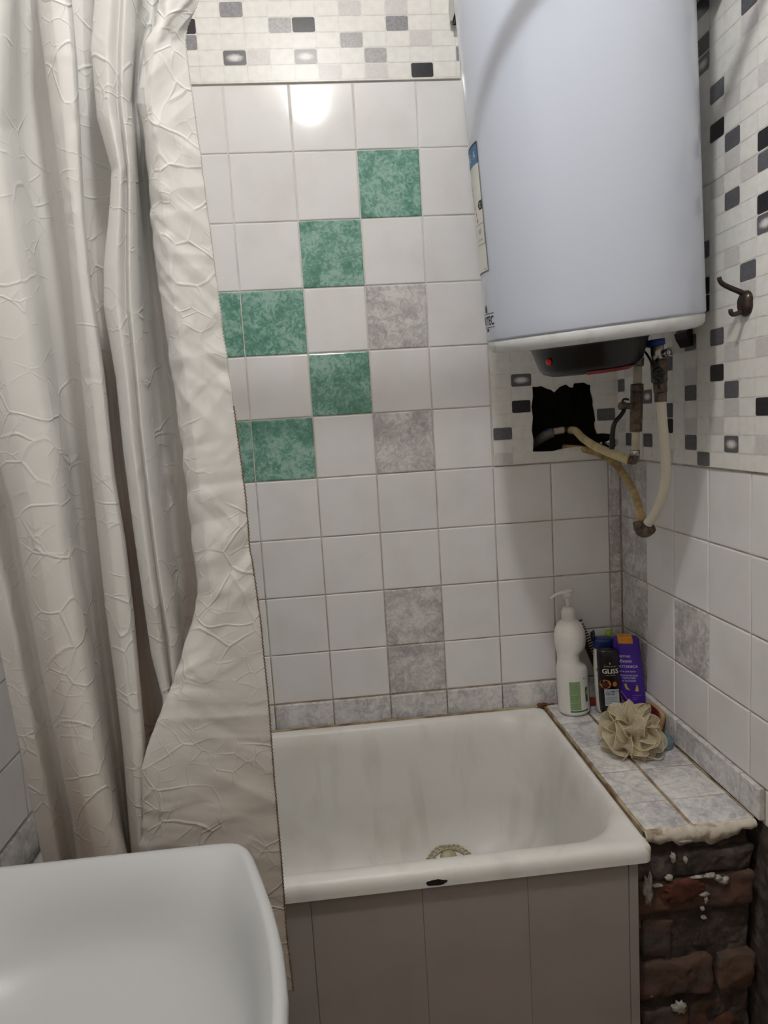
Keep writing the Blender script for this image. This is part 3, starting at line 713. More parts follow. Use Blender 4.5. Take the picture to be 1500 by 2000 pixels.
mb = MB(); mb.tube(st[:302], .0006, 6, 0, 1); mb.build('stitched_hem', [simple('pale_stitching', (206,200,190), .8)], cur)
rod = thing('curtain_rod', 'thin white curtain rod running between the side walls above the bathtub', 'curtain rod', (-.7,ROD[0],ROD[1]))
mb = MB(); mb.cyl((LX+.003,ROD[0]-.02,ROD[1]),(-.004,ROD[0]-.02,ROD[1]), .0125); mb.build('tube', [PPR], rod)
for x, d in ((LX,1),(0,-1)):
    mb = MB(); mb.cyl((x+d*.0045,ROD[0]-.02,ROD[1]),(x+d*.02,ROD[0]-.02,ROD[1]), .027, r2=.02); mb.build('flange', [PPR], rod)

# ------------------------------------------------------------------ water heater
TR = .205; TB = np.array([-.2241,-.3982,.2909]); TA = np.array([-.0798,-.0831,1.0]); TA /= np.linalg.norm(TA)
E1 = np.cross([0,1,0], TA); E1 /= np.linalg.norm(E1); E2 = np.cross(TA, E1)
def tk(phi, h, r=TR): return TB+TA*h+r*(math.cos(phi)*E1+math.sin(phi)*E2)
heat = thing('water_heater', 'large white cylindrical water heater hanging on the right wall', 'water heater', TB)
mb = MB()
prof = [(TR-.004,-.001),(TR-.0005,.001),(TR,.004)]+[(TR, h) for h in np.linspace(.03,.78,16)]+[(TR*math.cos(t), .78+.09*math.sin(t)) for t in np.linspace(.15,PI/2-.05,8)]
mb.lathe(prof, TB, TA, 128, 0); body = mb.build('tank', [TANK], heat)
mb = MB()
mb.lathe([(TR-.006,.0),(TR-.0025,-.0015),(TR-.0015,-.004),(TR-.003,-.016),(TR-.008,-.0225),(TR-.018,-.0255),(TR-.04,-.0262),(TR-.045,-.0225),(.03,-.021)], TB, TA, 96, 0, cap0=False); cap = mb.build('bottom_cap', [TANKLOW], heat)
# black cover below
cc = TB+TA*(-.021)+E1*(-.012)+E2*(-.008)
mb = MB()
ov = lambda t, h: 1.0
mb.lathe([(.118,0),(.119,-.004),(.115,-.006),(.111,-.010),(.099,-.048),(.092,-.058),(.078,-.063),(.01,-.0645)], cc, TA, 72, 0); cov = mb.build('thermostat_cover', [BLACKP], heat)
cov['label'] = 'black thermostat cover under the tank'
tl = math.radians(196)
def cv(phi, h, r): return cc+TA*h+r*(math.cos(phi)*E1+math.sin(phi)*E2)
mb = MB(); mb.lathe([(.0001,.004),(.005,.0035),(.0068,.001),(.007,-.002)], cv(math.radians(203),-.032,.1045), np.array([-1,-.2,-.2]), 16)
LAMP = Mat('red_indicator', S(220,40,40), .25).m
mb.build('indicator_lamp', [LAMP], cov)
mb = MB()
for k in range(24):
    p0, p1 = [math.radians(244+k2*70/24) for k2 in (k, k+1)]
    mb.add([cv(p0,-.0575,.0936),cv(p1,-.0575,.0936),cv(p1,-.0645,.078),cv(p0,-.0645,.078)], [(0,1,2,3)], 0)
mb.build('red_strip', [REDP], cov)
mb = MB(); mb.tube([ony(1256,684,-.42), ony(1262,690,-.43), ony(1270,703,-.44), ony(1275,716,-.445), ony(1278,726,-.445)], .0022, 8); mb.build('cable', [BLACKP], heat)
mb = MB(); b0 = ony(1262,672,-.43); mb.cyl(b0, b0+np.array([.010,0,-.002]), .0065, 8, bev=.001); mb.cyl(b0+np.array([-.009,0,.001]), b0, .003, 8); mb.build('bolt', [BRASS], heat)
# wall bracket
mb = MB(); q = [(1340,648),(1384,633),(1378,647),(1365,662),(1357,675),(1350,670),(1344,660)]
A = [ony(u_, v_, -.375) for u_, v_ in q]; A = [np.array([min(p[0], -.005), p[1], p[2]]) for p in A]
mb.loft([[p+np.array([0,0,0]) for p in A], [p+np.array([0,.05,0]) for p in A]], 0, False); mb.build('wall_spacer', [BLACKP], heat)
mb = MB(); pb = TB+TA*.62
mb.box((pb[0]+.13,pb[1]-.09,pb[2]-.02),(-.0045,pb[1]+.09,pb[2]+.02)); mb.build('wall_bracket', [BLACKP], heat)
# energy sticker on the tank
DEG = math.radians
lab = lambda x, y, r=.0006: tk(DEG(189)-(.104-x)/TR, .128+y, TR+r)   # x 0..0.104 to the right seen from the front, y up
def labw(r): return lambda x, y: lab(x, y, r)
PAPER = simple('sticker_paper', (226,224,218), .35, .02); INK = simple('black_ink', (30,30,32), .5); INKB = simple('blue_ink', (36,106,168), .4); INKW = simple('white_ink', (232,234,236), .5)
mb = MB(); patch(mb, labw(.0005), 0, .104, 0, .225, 14, 4, 0); stk = mb.build('energy_sticker', [PAPER], heat)
mb = MB(); w1 = labw(.0009); w2 = labw(.0012)
patch(mb, w1, 0, .104, .190, .222, 14, 2, 1)
put_text(mb, 'ENERG', .018, w2, .036, .199, 2); put_text(mb, 'A', .02, w2, .085, .199, 2)
for a, b, c, d in ((0,.104,.2215,.2245),(0,.104,0,.0015),(.102,.104,0,.225),(0,.0015,0,.225)): patch(mb, w2, a, b, c, d, 14, 1, 0)
for k, colr in enumerate((3,3,4,5,6,7,8)):
    y = .165-k*.0125; L = .018+k*.0065; outline(mb, w1, [(.01,y),(.01+L,y),(.015+L,y+.0045),(.01+L,y+.009),(.01,y+.009)], colr)
outline(mb, w1, [(.078,.118),(.086,.110),(.1015,.110),(.1015,.126),(.086,.126)], 0); put_text(mb, 'C', .011, w2, .092, .114, 2)
for a, b, c, d in ((.055,.100,.086,.0868),(.055,.100,.05,.0508),(.055,.0558,.05,.0868),(.0992,.1,.05,.0868)): patch(mb, w2, a, b, c, d, 6, 1, 0)
put_text(mb, '567', .012, w2, .078, .070, 0); put_text(mb, 'kWh/annum', .005, w2, .078, .058, 0)
put_text(mb, '812/2013', .004, w2, .09, .004, 0)
mb.build('sticker_print', [INK, INKB, INKW, simple('energy_green', (40,150,70), .5), simple('energy_lime', (150,190,50), .5), simple('energy_yellow', (232,206,50), .5), simple('energy_orange', (226,160,60), .5), simple('energy_deep_orange', (214,110,50), .5), simple('energy_red', (190,50,40), .5)], stk)
lg = lambda x, y: tk(DEG(190)-(.115-x)/TR, .018+y, TR+.0006)
mb = MB()
patch(mb, lg, .062,.078,.036,.047,4,1,0); patch(mb, lg, .062,.078,.0,.006,4,1,0); patch(mb, lg, .060,.080,.0485,.0497,4,1,0)
patch(mb, lg, 0,.115,.033,.0342,14,1,0); patch(mb, lg, 0,.115,.0075,.0087,14,1,0)
put_text(mb, 'OMOTEC', .0235, lg, .113, .0125, 0, align='RIGHT', bold=.0004)
mb.build('brand_logo', [INK], heat)

# ------------------------------------------------------------------ pipes and valves below the heater
hp = lambda u_, v_, y=-.34: ony(u_, v_, y)
hot = thing('hot_water_pipe', 'upright pipe with an old ball valve and black lever hanging under the water heater', 'pipe', hp(1240,900))
def seg(name, v0, v1, r, mat, par, y=-.34, u0=None, u1=None, n=20, bev=.001, r2=None):
    uu = lambda v_: np.interp(v_, [660,900],[1247,1240]); mb = MB(); mb.cyl(hp(u0 or uu(v0), v0, y), hp(u1 or uu(v1), v1, y), r, n, bev=bev, r2=r2); return mb.build(name, [mat], par)
seg('upper_nut', 664, 698, .0118, BRASS, hot); seg('hex_nut', 698, 715, .0135, BRASS, hot, n=6)
seg('pipe', 715, 750, .0088, PPR, hot); seg('union_ring', 750, 765, .0132, BRASS, hot)
vb = seg('valve_body', 765, 826, .0128, BRASS, hot); seg('lower_nut', 826, 843, .0135, BRASS, hot, n=6)
seg('pipe', 843, 879, .0082, PPR, hot); seg('chrome_nut', 879, 890, .0112, CHROME, hot, n=6)
mb = MB(); mb.tube([hp(1241,888), hp(1240,897), hp(1236,900), hp(1229,898)], .0085, 14, 0, 5); mb.build('elbow', [BRASS], hot)
mb = MB(); mb.cyl(hp(1240,793), hp(1219,793,-.352), .0065); mb.cyl(hp(1221,793,-.352), hp(1211,793,-.356), .0085, 8, bev=.001); mb.build('valve_stem', [BRASS], hot)
mb = MB(); a = [hp(1216,782,-.356),hp(1222,779,-.356),hp(1228,781,-.356)]
mb.tube([hp(1217,790,-.357), hp(1219,800,-.358), hp(1212,812,-.36), hp(1203,822,-.362), hp(1198,834,-.362), hp(1196,852,-.36), hp(1195,877,-.358)], .0048, 12, 0, 6, rf=lambda t: .8+.35*t); mb.tube([hp(1217,790,-.357), a[0], a[1], a[2]], .0022, 8)
mb.build('lever', [BLACKP], hot)['label'] = 'black coated valve lever'
cy = -.44
cold = thing('safety_valve', 'tarnished safety valve with a side drain spout hanging under the water heater', 'valve', ony(1290,784,cy))
def cs(name, v0, v1, u0, u1, r, mat, n=20, bev=.001, r2=None, par=None):
    mb = MB(); mb.cyl(ony(u0, v0, cy), ony(u1, v1, cy), r, n, bev=bev, r2=r2); return mb.build(name, [mat], par or cold)
cs('blue_collar', 663, 675, 1281, 1282, .0165, BLUEP); cs('upper_body', 674, 703, 1283, 1285, .0125, CHROME)
cs('valve_body', 703, 746, 1286, 1288, .0160, BRASS, 8); cs('hex_nut', 746, 767, 1289, 1290, .0142, BRASS, 6); cs('hose_nut', 767, 785, 1290, 1290.5, .0128, BRASS, 6)
mb = MB(); a, b = ony(1288,693,cy), ony(1309,687,cy-.025)
mb.cyl(a, b, .0078, 18); d = (b-a)/np.linalg.norm(b-a); mb.lathe([(.0084,-.004),(.0092,-.001),(.0088,.001),(.0062,.0012),(.0058,-.008)], b, d, 20, 0, cap0=False); mb.build('drain_spout', [CHROME], cold)
mb = MB(); kc = ony(1286,730,cy-.0155); mb.lathe([(.0122,-.004),(.0122,.002),(.010,.0045),(.0075,.0045),(.007,.003),(.0035,.003),(.003,.005),(.0002,.005)], kc, (-.1,-1,.05), 28); mb.build('knob', [BLACKP], cold)
mb = MB(); mb.box(tuple(ony(1281,748,cy-.018)-np.array([.002,0,.0])), tuple(ony(1290,738,cy-.008)+np.array([.002,0,0]))); mb.tube([ony(1284,700,cy-.0165), ony(1285,718,cy-.0165)], .003, 8); mb.tube([ony(1286,742,cy-.0165), ony(1287,760,cy-.0165)], .003, 8); mb.build('knob_strap', [BLACKP], cold)
def hose(name, label, pts, r, mat):
    mb = MB(); P = [ony(*p) for p in pts]; mb.tube(P, r, 16, 0, 10, rf=lambda t: 1+.03*mnoise.noise(Vector((t*14,3,1)))); return tag(mb.build(name, [mat], None, P[-1]), label, 'hose')
hose('hose', 'cream rubber hose from the wall hole up to the hot pipe elbow', [(1113,840,.03),(1124,842,.0),(1140,857,-.07),(1163,872,-.15),(1195,886,-.25),(1225,897,-.335)], .0098, HOSEC)
hose('hose', 'yellowed stained hose curving down from the wall hole to the elbow of the milky hose', [(1100,874,.035),(1140,878,.0),(1172,886,-.02),(1200,905,-.07),(1222,932,-.14),(1240,966,-.22),(1250,1000,-.28),(1254,1021,-.315)], .0088, HOSEO)
wp = [ony(*p) for p in [(1290.6,779,-.44),(1294,830,-.437),(1299,880,-.432),(1300,925,-.425),(1294,965,-.412),(1281,1000,-.39),(1265,1023,-.37)]]
wh = thing('hose', 'milky white hose looping from the safety valve down to its brass elbow', 'hose', wp[-1])
mb = MB(); mb.tube(wp, .0098, 16, 0, 10); mb.build('hose_tube', [HOSEW], wh)
mb = MB(); ec = ony(1258,1031,-.345)
mb.lathe([(.011,-.011),(.0125,-.009),(.0125,.006),(.0105,.008)], ec+np.array([-.003,.018,.004]), (0.0,.25,1), 10); mb.lathe([(.009,-.012),(.0125,-.008),(.0128,.004),(.011,.010)], ec+np.array([.004,-.012,-.003]), (.3,-.75,.6), 14)
mb.tube([ec+np.array([-.003,.018,.0]), ec+np.array([-.002,.012,-.010]), ec+np.array([.002,-.004,-.010]), ec+np.array([.004,-.012,-.004])], .0105, 14)
mb.build('elbow', [BRASS], wh)
sp = thing('supply_pipe', 'grey pipe with a blue collar inside the dark wall hole', 'pipe', ony(1060,870,.05))
sy = .035
mb = MB(); mb.tube([ony(1030,872,.09), ony(1048,862,.06), ony(1066,850,sy), ony(1078,845,sy)], .013, 14); mb.build('pipe', [simple('grey_pipe', (120,116,112), .6)], sp)
for nm, u0, u1, r, mt in (('blue_collar',1064,1080,.0105,BLUEP),('white_sleeve',1079,1102,.0088,PPR),('black_nut',1101,1113,.0125,BLACKP)):
    mb = MB(); mb.cyl(ony(u0, 846-(u0-1064)*.17, sy), ony(u1, 846-(u1-1064)*.17, sy), r, 16, bev=.001); mb.build(nm, [mt], sp)
mb = MB(); mb.cyl(ony(1180,866,.02), ony(1197,864,.0), .011, 14, bev=.001); mb.cyl(ony(1168,867,.035), ony(1182,866,.02), .008, 12)
tag(mb.build('pipe_stub', [CHROME], None, ony(1180,866,.02)), 'short metal pipe stub at the right end of the wall hole', 'pipe')
# coat hook on the right wall
hook = thing('coat_hook', 'dark metal double coat hook on the right wall mosaic', 'hook', (0,-.558,.30))
mb = MB(); hy = -.558
P = lambda u_, v_: ony(u_, v_, hy)
mb.lathe([(.0175,0),(.0175,.004),(.015,.008),(.010,.012),(.0001,.013)], (-.0045,hy,.3005), (-1,0,0), 24, rf=lambda t, h: 1+.28*abs(math.cos(t))); mb.build('wall_plate', [simple('dark_bronze', (72,60,56), .3, metal=.7)], hook)
DBR = bpy.data.materials['dark_bronze']
mb = MB(); mb.tube([P(1461,590), P(1458,578), P(1445,570), P(1428,563), P(1412,555), P(1406,548), P(1404.5,541)], .0042, 12, 0, 6, rf=lambda t: 1.25-.35*t); mb.build('upper_arm', [DBR], hook)
mb = MB(); mb.tube([P(1461,592), P(1458,605), P(1446,610), P(1434,614), P(1429,612.5), P(1427,609), P(1427,604)], .0040, 12, 0, 6, rf=lambda t: 1.2-.3*t); mb.build('lower_arm', [DBR], hook)
# small fitting on the back wall by the heater
ft = thing('wall_fitting', 'small white fitting with a black curved edge beside the water heater top', 'wall fitting', ony(890,20,0))
CLEAR = Mat('clear_plastic', S(232,232,228), .2, trans=.55).m
mb = MB(); q = [(877,-30),(896,-30),(893,10),(884,40),(879,42),(876,20)]
mb.loft([[ony(u_, v_, -.004) for u_, v_ in q], [ony(u_, v_, -.03) for u_, v_ in q]], 0, False); mb.build('cover', [CLEAR], ft)
mb = MB(); pts = [(896,-40),(898,-10),(898,8),(893,22),(889,34),(887.5,49)]
mb.loft([[ony(u_-3.6, v_, y) if s_ == 0 else ony(u_+3.6, v_, y) for s_, y in ((0,-.034),(1,-.034),(1,-.008),(0,-.008))] for u_, v_ in [tuple(p) for p in spline(pts, 5)]], 0, True); mb.build('edge_strip', [BLACKP], ft)

# ------------------------------------------------------------------ washbasin
SZ = -.42
sink = thing('washbasin', 'white ceramic washbasin with a bowed front in the near left corner', 'washbasin', (-1.1,-1.18,FLOOR))
half = [(-.950,-.8630),(-.937,-.8640),(-.922,-.8665),(-.911,-.873),(-.902,-.886),(-.894,-.905),(-.886,-.930),(-.876,-.962),(-.866,-.995),(-.857,-1.030),(-.849,-1.065),(-.843,-1.105),(-.839,-1.140),(-.838,-1.180)]
ym = -1.180
out = [(LX+.004,-.8640),(-1.30,-.8638),(-1.20,-.8634),(-1.10,-.863),(-1.02,-.863)]+half
out = out+[(x, 2*ym-y) for x, y in out[-2::-1]]
out = np.array(out); cen = np.array([-1.13, ym])
# resample evenly
d = np.r_[0, np.cumsum(np.linalg.norm(np.diff(out, axis=0), axis=1))]; ss = np.linspace(0, d[-1], 140); out = np.c_[np.interp(ss, d, out[:,0]), np.interp(ss, d, out[:,1])]
back = np.c_[np.full(30, LX+.004), np.linspace(out[-1,1], out[0,1], 32)[1:-1]]; out = np.vstack([out, back])
mid = np.array([-1.085, ym]); R = []
tgt = []      # bowl outline: superellipse
for p in out:
    a = math.atan2(p[1]-mid[1], p[0]-mid[0]); n_ = 2.6; rx, ry = .205, .255
    r_ = (abs(math.cos(a)/rx)**n_+abs(math.sin(a)/ry)**n_)**(-1/n_); tgt.append(mid+r_*np.array([math.cos(a), math.sin(a)]))
tgt = np.array(tgt)
def inset(P, dd):
    t = np.roll(P, -1, 0)-np.roll(P, 1, 0); nrm = np.c_[-t[:,1], t[:,0]]; nrm /= np.linalg.norm(nrm, axis=1)[:,None]+1e-9
    if ((mid-P)*nrm).sum() < 0: nrm = -nrm
    return P+nrm*dd
def put(P, z): R.append([(x, y, z) for x, y in P])
def lerp(t): return out*(1-t)+tgt*t
lowc = mid*.6+np.array([-1.12,ym])*.4
put(lowc+(out-lowc)*.25, SZ-.20); put(lowc+(out-lowc)*.55, SZ-.16); put(lowc+(out-lowc)*.85, SZ-.085); put(inset(out,.012), SZ-.036)
put(inset(out,.003), SZ-.022); put(out, SZ-.012); put(inset(out,.0015), SZ-.005); put(inset(out,.005), SZ-.0012); put(inset(out,.010), SZ)
I0 = inset(out, .014); 
put(I0, SZ-.0005)
for t, z in ((.06,-.0022),(.16,-.0062),(.30,-.0125),(.45,-.021),(.6,-.033),(.8,-.052),(1.0,-.077)): put(I0*(1-t)+tgt*t, SZ+z)
for k in range(1, 9):
    q = k/8; put(mid+(tgt-mid)*(1-.9*q**1.25), SZ-.077-.065*(1-(1-q)**2))
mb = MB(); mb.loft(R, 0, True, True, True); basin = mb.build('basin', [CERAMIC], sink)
mb = MB(); mb.lathe([(.024,.001),(.022,.004),(.012,.003),(.010,-.004),(.001,-.004)], (mid[0],mid[1],SZ-.1425), (0,0,1), 24); mb.build('drain', [CHROME], sink)
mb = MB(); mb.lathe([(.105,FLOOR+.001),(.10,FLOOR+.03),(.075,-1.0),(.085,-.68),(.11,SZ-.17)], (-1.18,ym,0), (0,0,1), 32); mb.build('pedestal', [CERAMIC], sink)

# ------------------------------------------------------------------ bottles and things on the ledge
LT0 = LZ+.0012
# pump bottle
pb = np.array([-.1635,-.066,LT0]); pump = thing('pump_bottle', 'tall white pump bottle with a green label at the back of the ledge', 'bottle', pb)
HW = simple('white_hdpe', (236,233,228), .35, .02)
def dent(t, h):
    a = t-DEG(-18); r_ = 1
    r_ -= .42*math.exp(-((h-.146)/.021)**4)*max(0, math.cos(a))**1.6
    r_ -= .07*math.exp(-((h-.143)/.016)**2)*max(0, -math.cos(a))**2
    return r_
prof = [(.030,0),(.036,.0015),(.0395,.006),(.0405,.012),(.0402,.06),(.0395,.115),(.0385,.130),(.0368,.140),(.0362,.155),(.0375,.172),(.0392,.188),(.0397,.200),(.0388,.212),(.036,.224),(.0315,.234),(.025,.2415),(.0185,.2455),(.0155,.2465)]
P2 = spline([(a, b, 0) for a, b in prof], 4)
tilt = np.array([-.03,.01,1.0])
mb = MB(); mb.lathe([(p[0], p[1]) for p in P2], pb, tilt, 56, 0, rf=dent); pbody = mb.build('bottle_body', [HW], pump)
tn = tilt/np.linalg.norm(tilt); at = lambda h: pb+tn*h
mb = MB(); mb.lathe([(.0165,.2455),(.0168,.247),(.0172,.262),(.0178,.270),(.0160,.2715),(.0145,.2755),(.0138,.276),(.0138,.279),(.006,.280)], pb, tilt, 40, 0); mb.build('collar', [HW], pump)
mb = MB(); mb.lathe([(.0045,.279),(.0046,.290),(.0062,.302),(.0068,.304),(.0118,.305),(.0123,.315),(.0128,.317),(.010,.318)], pb, tilt, 28, 0)
hd = at(.3175); sd = np.array([-.96,-.20,0.])
sec = [(.016,.0035,.010,.006),(.004,.0042,.012,.007),(-.010,.002,.010,.006),(-.022,.0015,.0075,.0055),(-.034,-.001,.006,.005),(-.044,-.006,.0052,.0042),(-.049,-.010,.0046,.0034)]
rings = []; sn = np.array([sd[1],-sd[0],0])
for a_, z_, w_, h_ in sec: rings.append([hd-sd*a_*1.0+sn*w_*math.cos(t)+np.array([0,0,1])*(z_+h_*math.sin(t)*.8) for t in np.linspace(0, 2*PI, 17)[:-1]])
mb.loft(rings, 0, True); mb.build('pump_head', [HW], pump)
E1p = np.cross([0,1,0], tn); E1p /= np.linalg.norm(E1p); E2p = np.cross(tn, E1p)
def pbl(off): return lambda x, y: pb+tn*(.0+y)+(.0402+off)*(math.cos(DEG(262)+x/.0402)*E1p+math.sin(DEG(262)+x/.0402)*E2p)
GL = simple('pale_green_print', (150,176,130), .5, .12, 250); GD = simple('deep_green_print', (40,112,52), .5)
mb = MB(); patch(mb, pbl(.0004), -.016,.012,.018,.094,8,6,0); patch(mb, pbl(.0004), -.016,.034,.0125,.0165,14,1,1)
for k in range(17): 
    if k in (4,9): continue
    patch(mb, pbl(.0007), -.0145,.0105-.006*random.random(),.0215+k*.0042,.0227+k*.0042,6,1,2)
patch(mb, pbl(.0004), .026,.036,.036,.075,4,3,1); patch(mb, pbl(.0007), .029,.034,.055,.066,3,2,3)
put_text(mb, 'Le', .009, pbl(.0006), .026, .097, 4)
mb.build('label_print', [GL, GD, simple('label_lines', (112,140,98), .5), simple('yellow_print', (206,196,70), .5), INK], pbody)

def flat_bottle(mb, base, yaw, secs, n=44, ex=2.8, lean=(0,0), mat=0):
    R = []
    for w, d_, h in secs:
        r_ = []
        for k in range(n):
            t = 2*PI*k/n; c, s_ = math.cos(t), math.sin(t); e = 2/ex
            r_.append(bl(base, yaw, lean)(w*abs(c)**e*np.sign(c), d_*abs(s_)**e*np.sign(s_), h))
        R.append(r_)
    mb.loft(R, mat, True, True, True)
def bl(base, yaw, lean):
    f_ = np.array([-math.sin(yaw), -math.cos(yaw), 0]); rgt = np.array([math.cos(yaw), -math.sin(yaw), 0])
    up = np.array([lean[0], lean[1], 1.0]); up /= np.linalg.norm(up); base = np.array(base)
    return lambda x, y, h: base+rgt*x-f_*y+up*h
def front(base, yaw, lean, wf, df, ex=2.8, off=.0004, K=1):
    b = bl(base, yaw, lean)
    def fn(x, y):
        if K != 1:
            q = min(.98, abs(x)/wf(y)); return b(x*K, -(df(y)*K*(1-q**ex)**(1/ex)+off), y*K)
        q = min(.98, abs(x)/wf(y)); return b(x, -(df(y)*(1-q**ex)**(1/ex)+off), y)
    return fn
# purple bottle
PURP = simple('purple_plastic', (72,40,150), .3, .05); ORNG = simple('orange_cap', (222,150,40), .35); 
base = np.array([-.0380,-.132,LT0]); yaw = DEG(17); lean = (-.045,.03); KS = 1.09
pu = thing('shampoo_bottle', 'purple bottle with an orange flip cap and a red fruit picture', 'bottle', base)
secs = [(.028,.014,0),(.0315,.017,.002),(.0335,.019,.010),(.0340,.0195,.05),(.0325,.0185,.110),(.0300,.017,.165),(.0288,.016,.186),(.0280,.0152,.190),(.0255,.013,.1925)]
secs = [(a*KS, b*KS, c*KS) for a, b, c in secs]
mb = MB(); flat_bottle(mb, base, yaw, secs, lean=lean); pbo = mb.build('bottle_body', [PURP], pu)
mb = MB(); b_ = bl(base, yaw, lean)
prism = [(-.019,-.0163),(.013,-.0163),(.013,.0120),(-.019,.0120)]
mb.loft([[b_(x*KS, y*KS, h*KS) for x, y in prism] for h in (.181,.1935)]+[[b_(x*.97*KS, y*.93*KS, .1955*KS) for x, y in prism]], 0, False); mb.build('flip_cap', [ORNG], pu)
wf = lambda y: np.interp(y, [0,.01,.05,.11,.165,.19], [.028,.0335,.034,.0325,.03,.028]); df = lambda y: np.interp(y, [0,.01,.05,.11,.165,.19], [.014,.019,.0195,.0185,.017,.0152])
f1 = front(base, yaw, lean, wf, df, off=.0004, K=KS); f2 = front(base, yaw, lean, wf, df, off=.0008, K=KS)
mb = MB()
put_text(mb, 'ВІТЭКС', .0062, f1, -.006, .149, 0, bold=.0001); put_text(mb, 'Exotic', .0105, f1, -.006, .137, 0, shear=.35)
put_text(mb, 'BOTANICA', .0088, f1, -.002, .1245, 0)
put_text(mb, 'ГЕЛЬ ДЛЯ ДУША', .0042, f1, -.003, .1145, 0); 
for k, s_ in enumerate(('ТРОПИЧЕСКАЯ','ПИТАХАЙЯ','И ЖАСМИН')): put_text(mb, s_, .0052, f1, -.001, .1045-k*.0062, 0)
outline(mb, f1, [(-.012,.0875),(.0165,.0835),(.0185,.0700),(.015,.0690),(-.008,.0735),(-.0115,.080)], 1)
put_text(mb, 'НАТУРАЛЬНЫЙ', .0031, f2, .0035, .0800, 2); put_text(mb, 'ЭКСТРАКТ', .0036, f2, .0035, .0752, 2)
outline(mb, f1, [(-.027,.078),(-.023,.072),(-.006,.0405),(-.0135,.036),(-.021,.055)], 1)
outline(mb, f2, [(-.0225,.066),(-.018,.060),(-.0085,.041),(-.0125,.040),(-.019,.052)], 3)
outline(mb, f1, [(-.020,.034),(-.010,.039),(.004,.036),(.014,.026),(.020,.010),(-.022,.006),(-.025,.018)], 4)
for p0, p1 in (((-.027,.080),(-.004,.044)),((-.024,.052),(-.019,.044)),((-.004,.044),(.010,.030)),((.002,.045),(.020,.022))):
    dx_, dy_ = p1[0]-p0[0], p1[1]-p0[1]; L = math.hypot(dx_, dy_); nx_, ny_ = -dy_/L*.0005, dx_/L*.0005
    N_ = 5; mb.add([f2(p0[0]+dx_*k/N_+s_*nx_, p0[1]+dy_*k/N_+s_*ny_) for k in range(N_+1) for s_ in (-1,1)], [(2*k,2*k+1,2*k+3,2*k+2) for k in range(N_)], 5)
for k, w_ in enumerate((.020,.012,.009)): patch(mb, f1, .004, .004+w_, .060-k*.0052, .0608-k*.0052, 4, 1, 5)
mb.build('label_print', [INKW, simple('gold_print', (206,176,84), .5), simple('dark_print', (60,40,30), .5), simple('dark_violet_print', (40,20,60), .5), simple('crimson_print', (190,36,66), .4), simple('pink_print', (206,150,196), .5)], pbo)
# black bottle
base = np.array([-.0965,-.146,LT0]); yaw = DEG(12); lean = (-.035,.02); KS = 1.10
bk = thing('conditioner_bottle', 'black upside down bottle with a silver label in front of the white one', 'bottle', base)
secs = [(.0125,.0095,0),(.0145,.011,.002),(.0175,.013,.012),(.0215,.0150,.022),(.0245,.0165,.028),(.0255,.017,.05),(.0252,.017,.10),(.0245,.0165,.150),(.0238,.0155,.168),(.0215,.0135,.1715)]
secs = [(a*(1+(KS-1)*.4), b, c*KS) for a, b, c in secs]
BLK = simple('black_gloss_plastic', (20,18,20), .22)
mb = MB(); flat_bottle(mb, base, yaw, secs[4:], lean=lean); bb = mb.build('bottle_body', [BLK], bk)
mb = MB(); flat_bottle(mb, base, yaw, secs[:5], lean=lean); mb.build('cap', [BLK], bk)
wf = lambda y: np.interp(y, [.028,.05,.1,.15,.168], [.0245,.0255,.0252,.0245,.0238])*1.04/KS; df = lambda y: np.interp(y, [.028,.05,.1,.15,.168], [.0165,.017,.017,.0165,.0155])/KS
f1 = front(base, yaw, lean, wf, df, off=.0004, K=KS); f2 = front(base, yaw, lean, wf, df, off=.0008, K=KS)
mb = MB(); X = .002
outline(mb, f1, [(X-.0015,.144),(X+.0015,.144),(X+.0015,.141),(X,.139),(X-.0015,.141)], 1); put_text(mb, 'Schwarzkopf', .0052, f1, X, .1335, 1)
put_text(mb, 'GLISS', .0150, f1, X, .119, 0, bold=.0002); put_text(mb, 'HAIR REPAIR', .0038, f1, X, .1135, 1)
outline(mb, f1, [(-.016+.010*1.2*math.cos(t)+.006, .094+.0105*math.sin(t)) for t in np.linspace(0, 2*PI, 25)[:-1]], 3)
outline(mb, f2, [(-.010+.0075*math.cos(t), .094+.007*math.sin(t)) for t in np.linspace(.6, 2*PI-.2, 18)], 4)
outline(mb, f1, [(.010+.005*math.cos(t), .094+.006*math.sin(t)) for t in np.linspace(0, 2*PI, 12)[:-1]], 3)
patch(mb, f1, -.0135,.0185,.043,.082,8,3,2)
put_text(mb, 'ULTIMATE', .0066, f2, -.0115, .0745, 5, align='LEFT', bold=.0001); put_text(mb, 'REPAIR', .0066, f2, -.0115, .0685, 5, align='LEFT', bold=.0001)
for k, w_ in enumerate((.026,.020,.024,.026)): patch(mb, f2, -.0115,-.0115+w_,.0625-k*.0045,.0632-k*.0045,6,1,5)
for k, w_ in enumerate((.010,.016,.019,.014)): patch(mb, f1, X-w_,X+w_,.036-k*.0032,.0365-k*.0032,6,1,1)
mb.build('label_print', [simple('cream_ink', (226,218,204), .4), simple('grey_ink', (150,146,140), .5), simple('silver_label', (186,196,204), .4), simple('amber_print', (176,104,56), .35), simple('dark_amber_print', (70,30,16), .4), INK], bb)
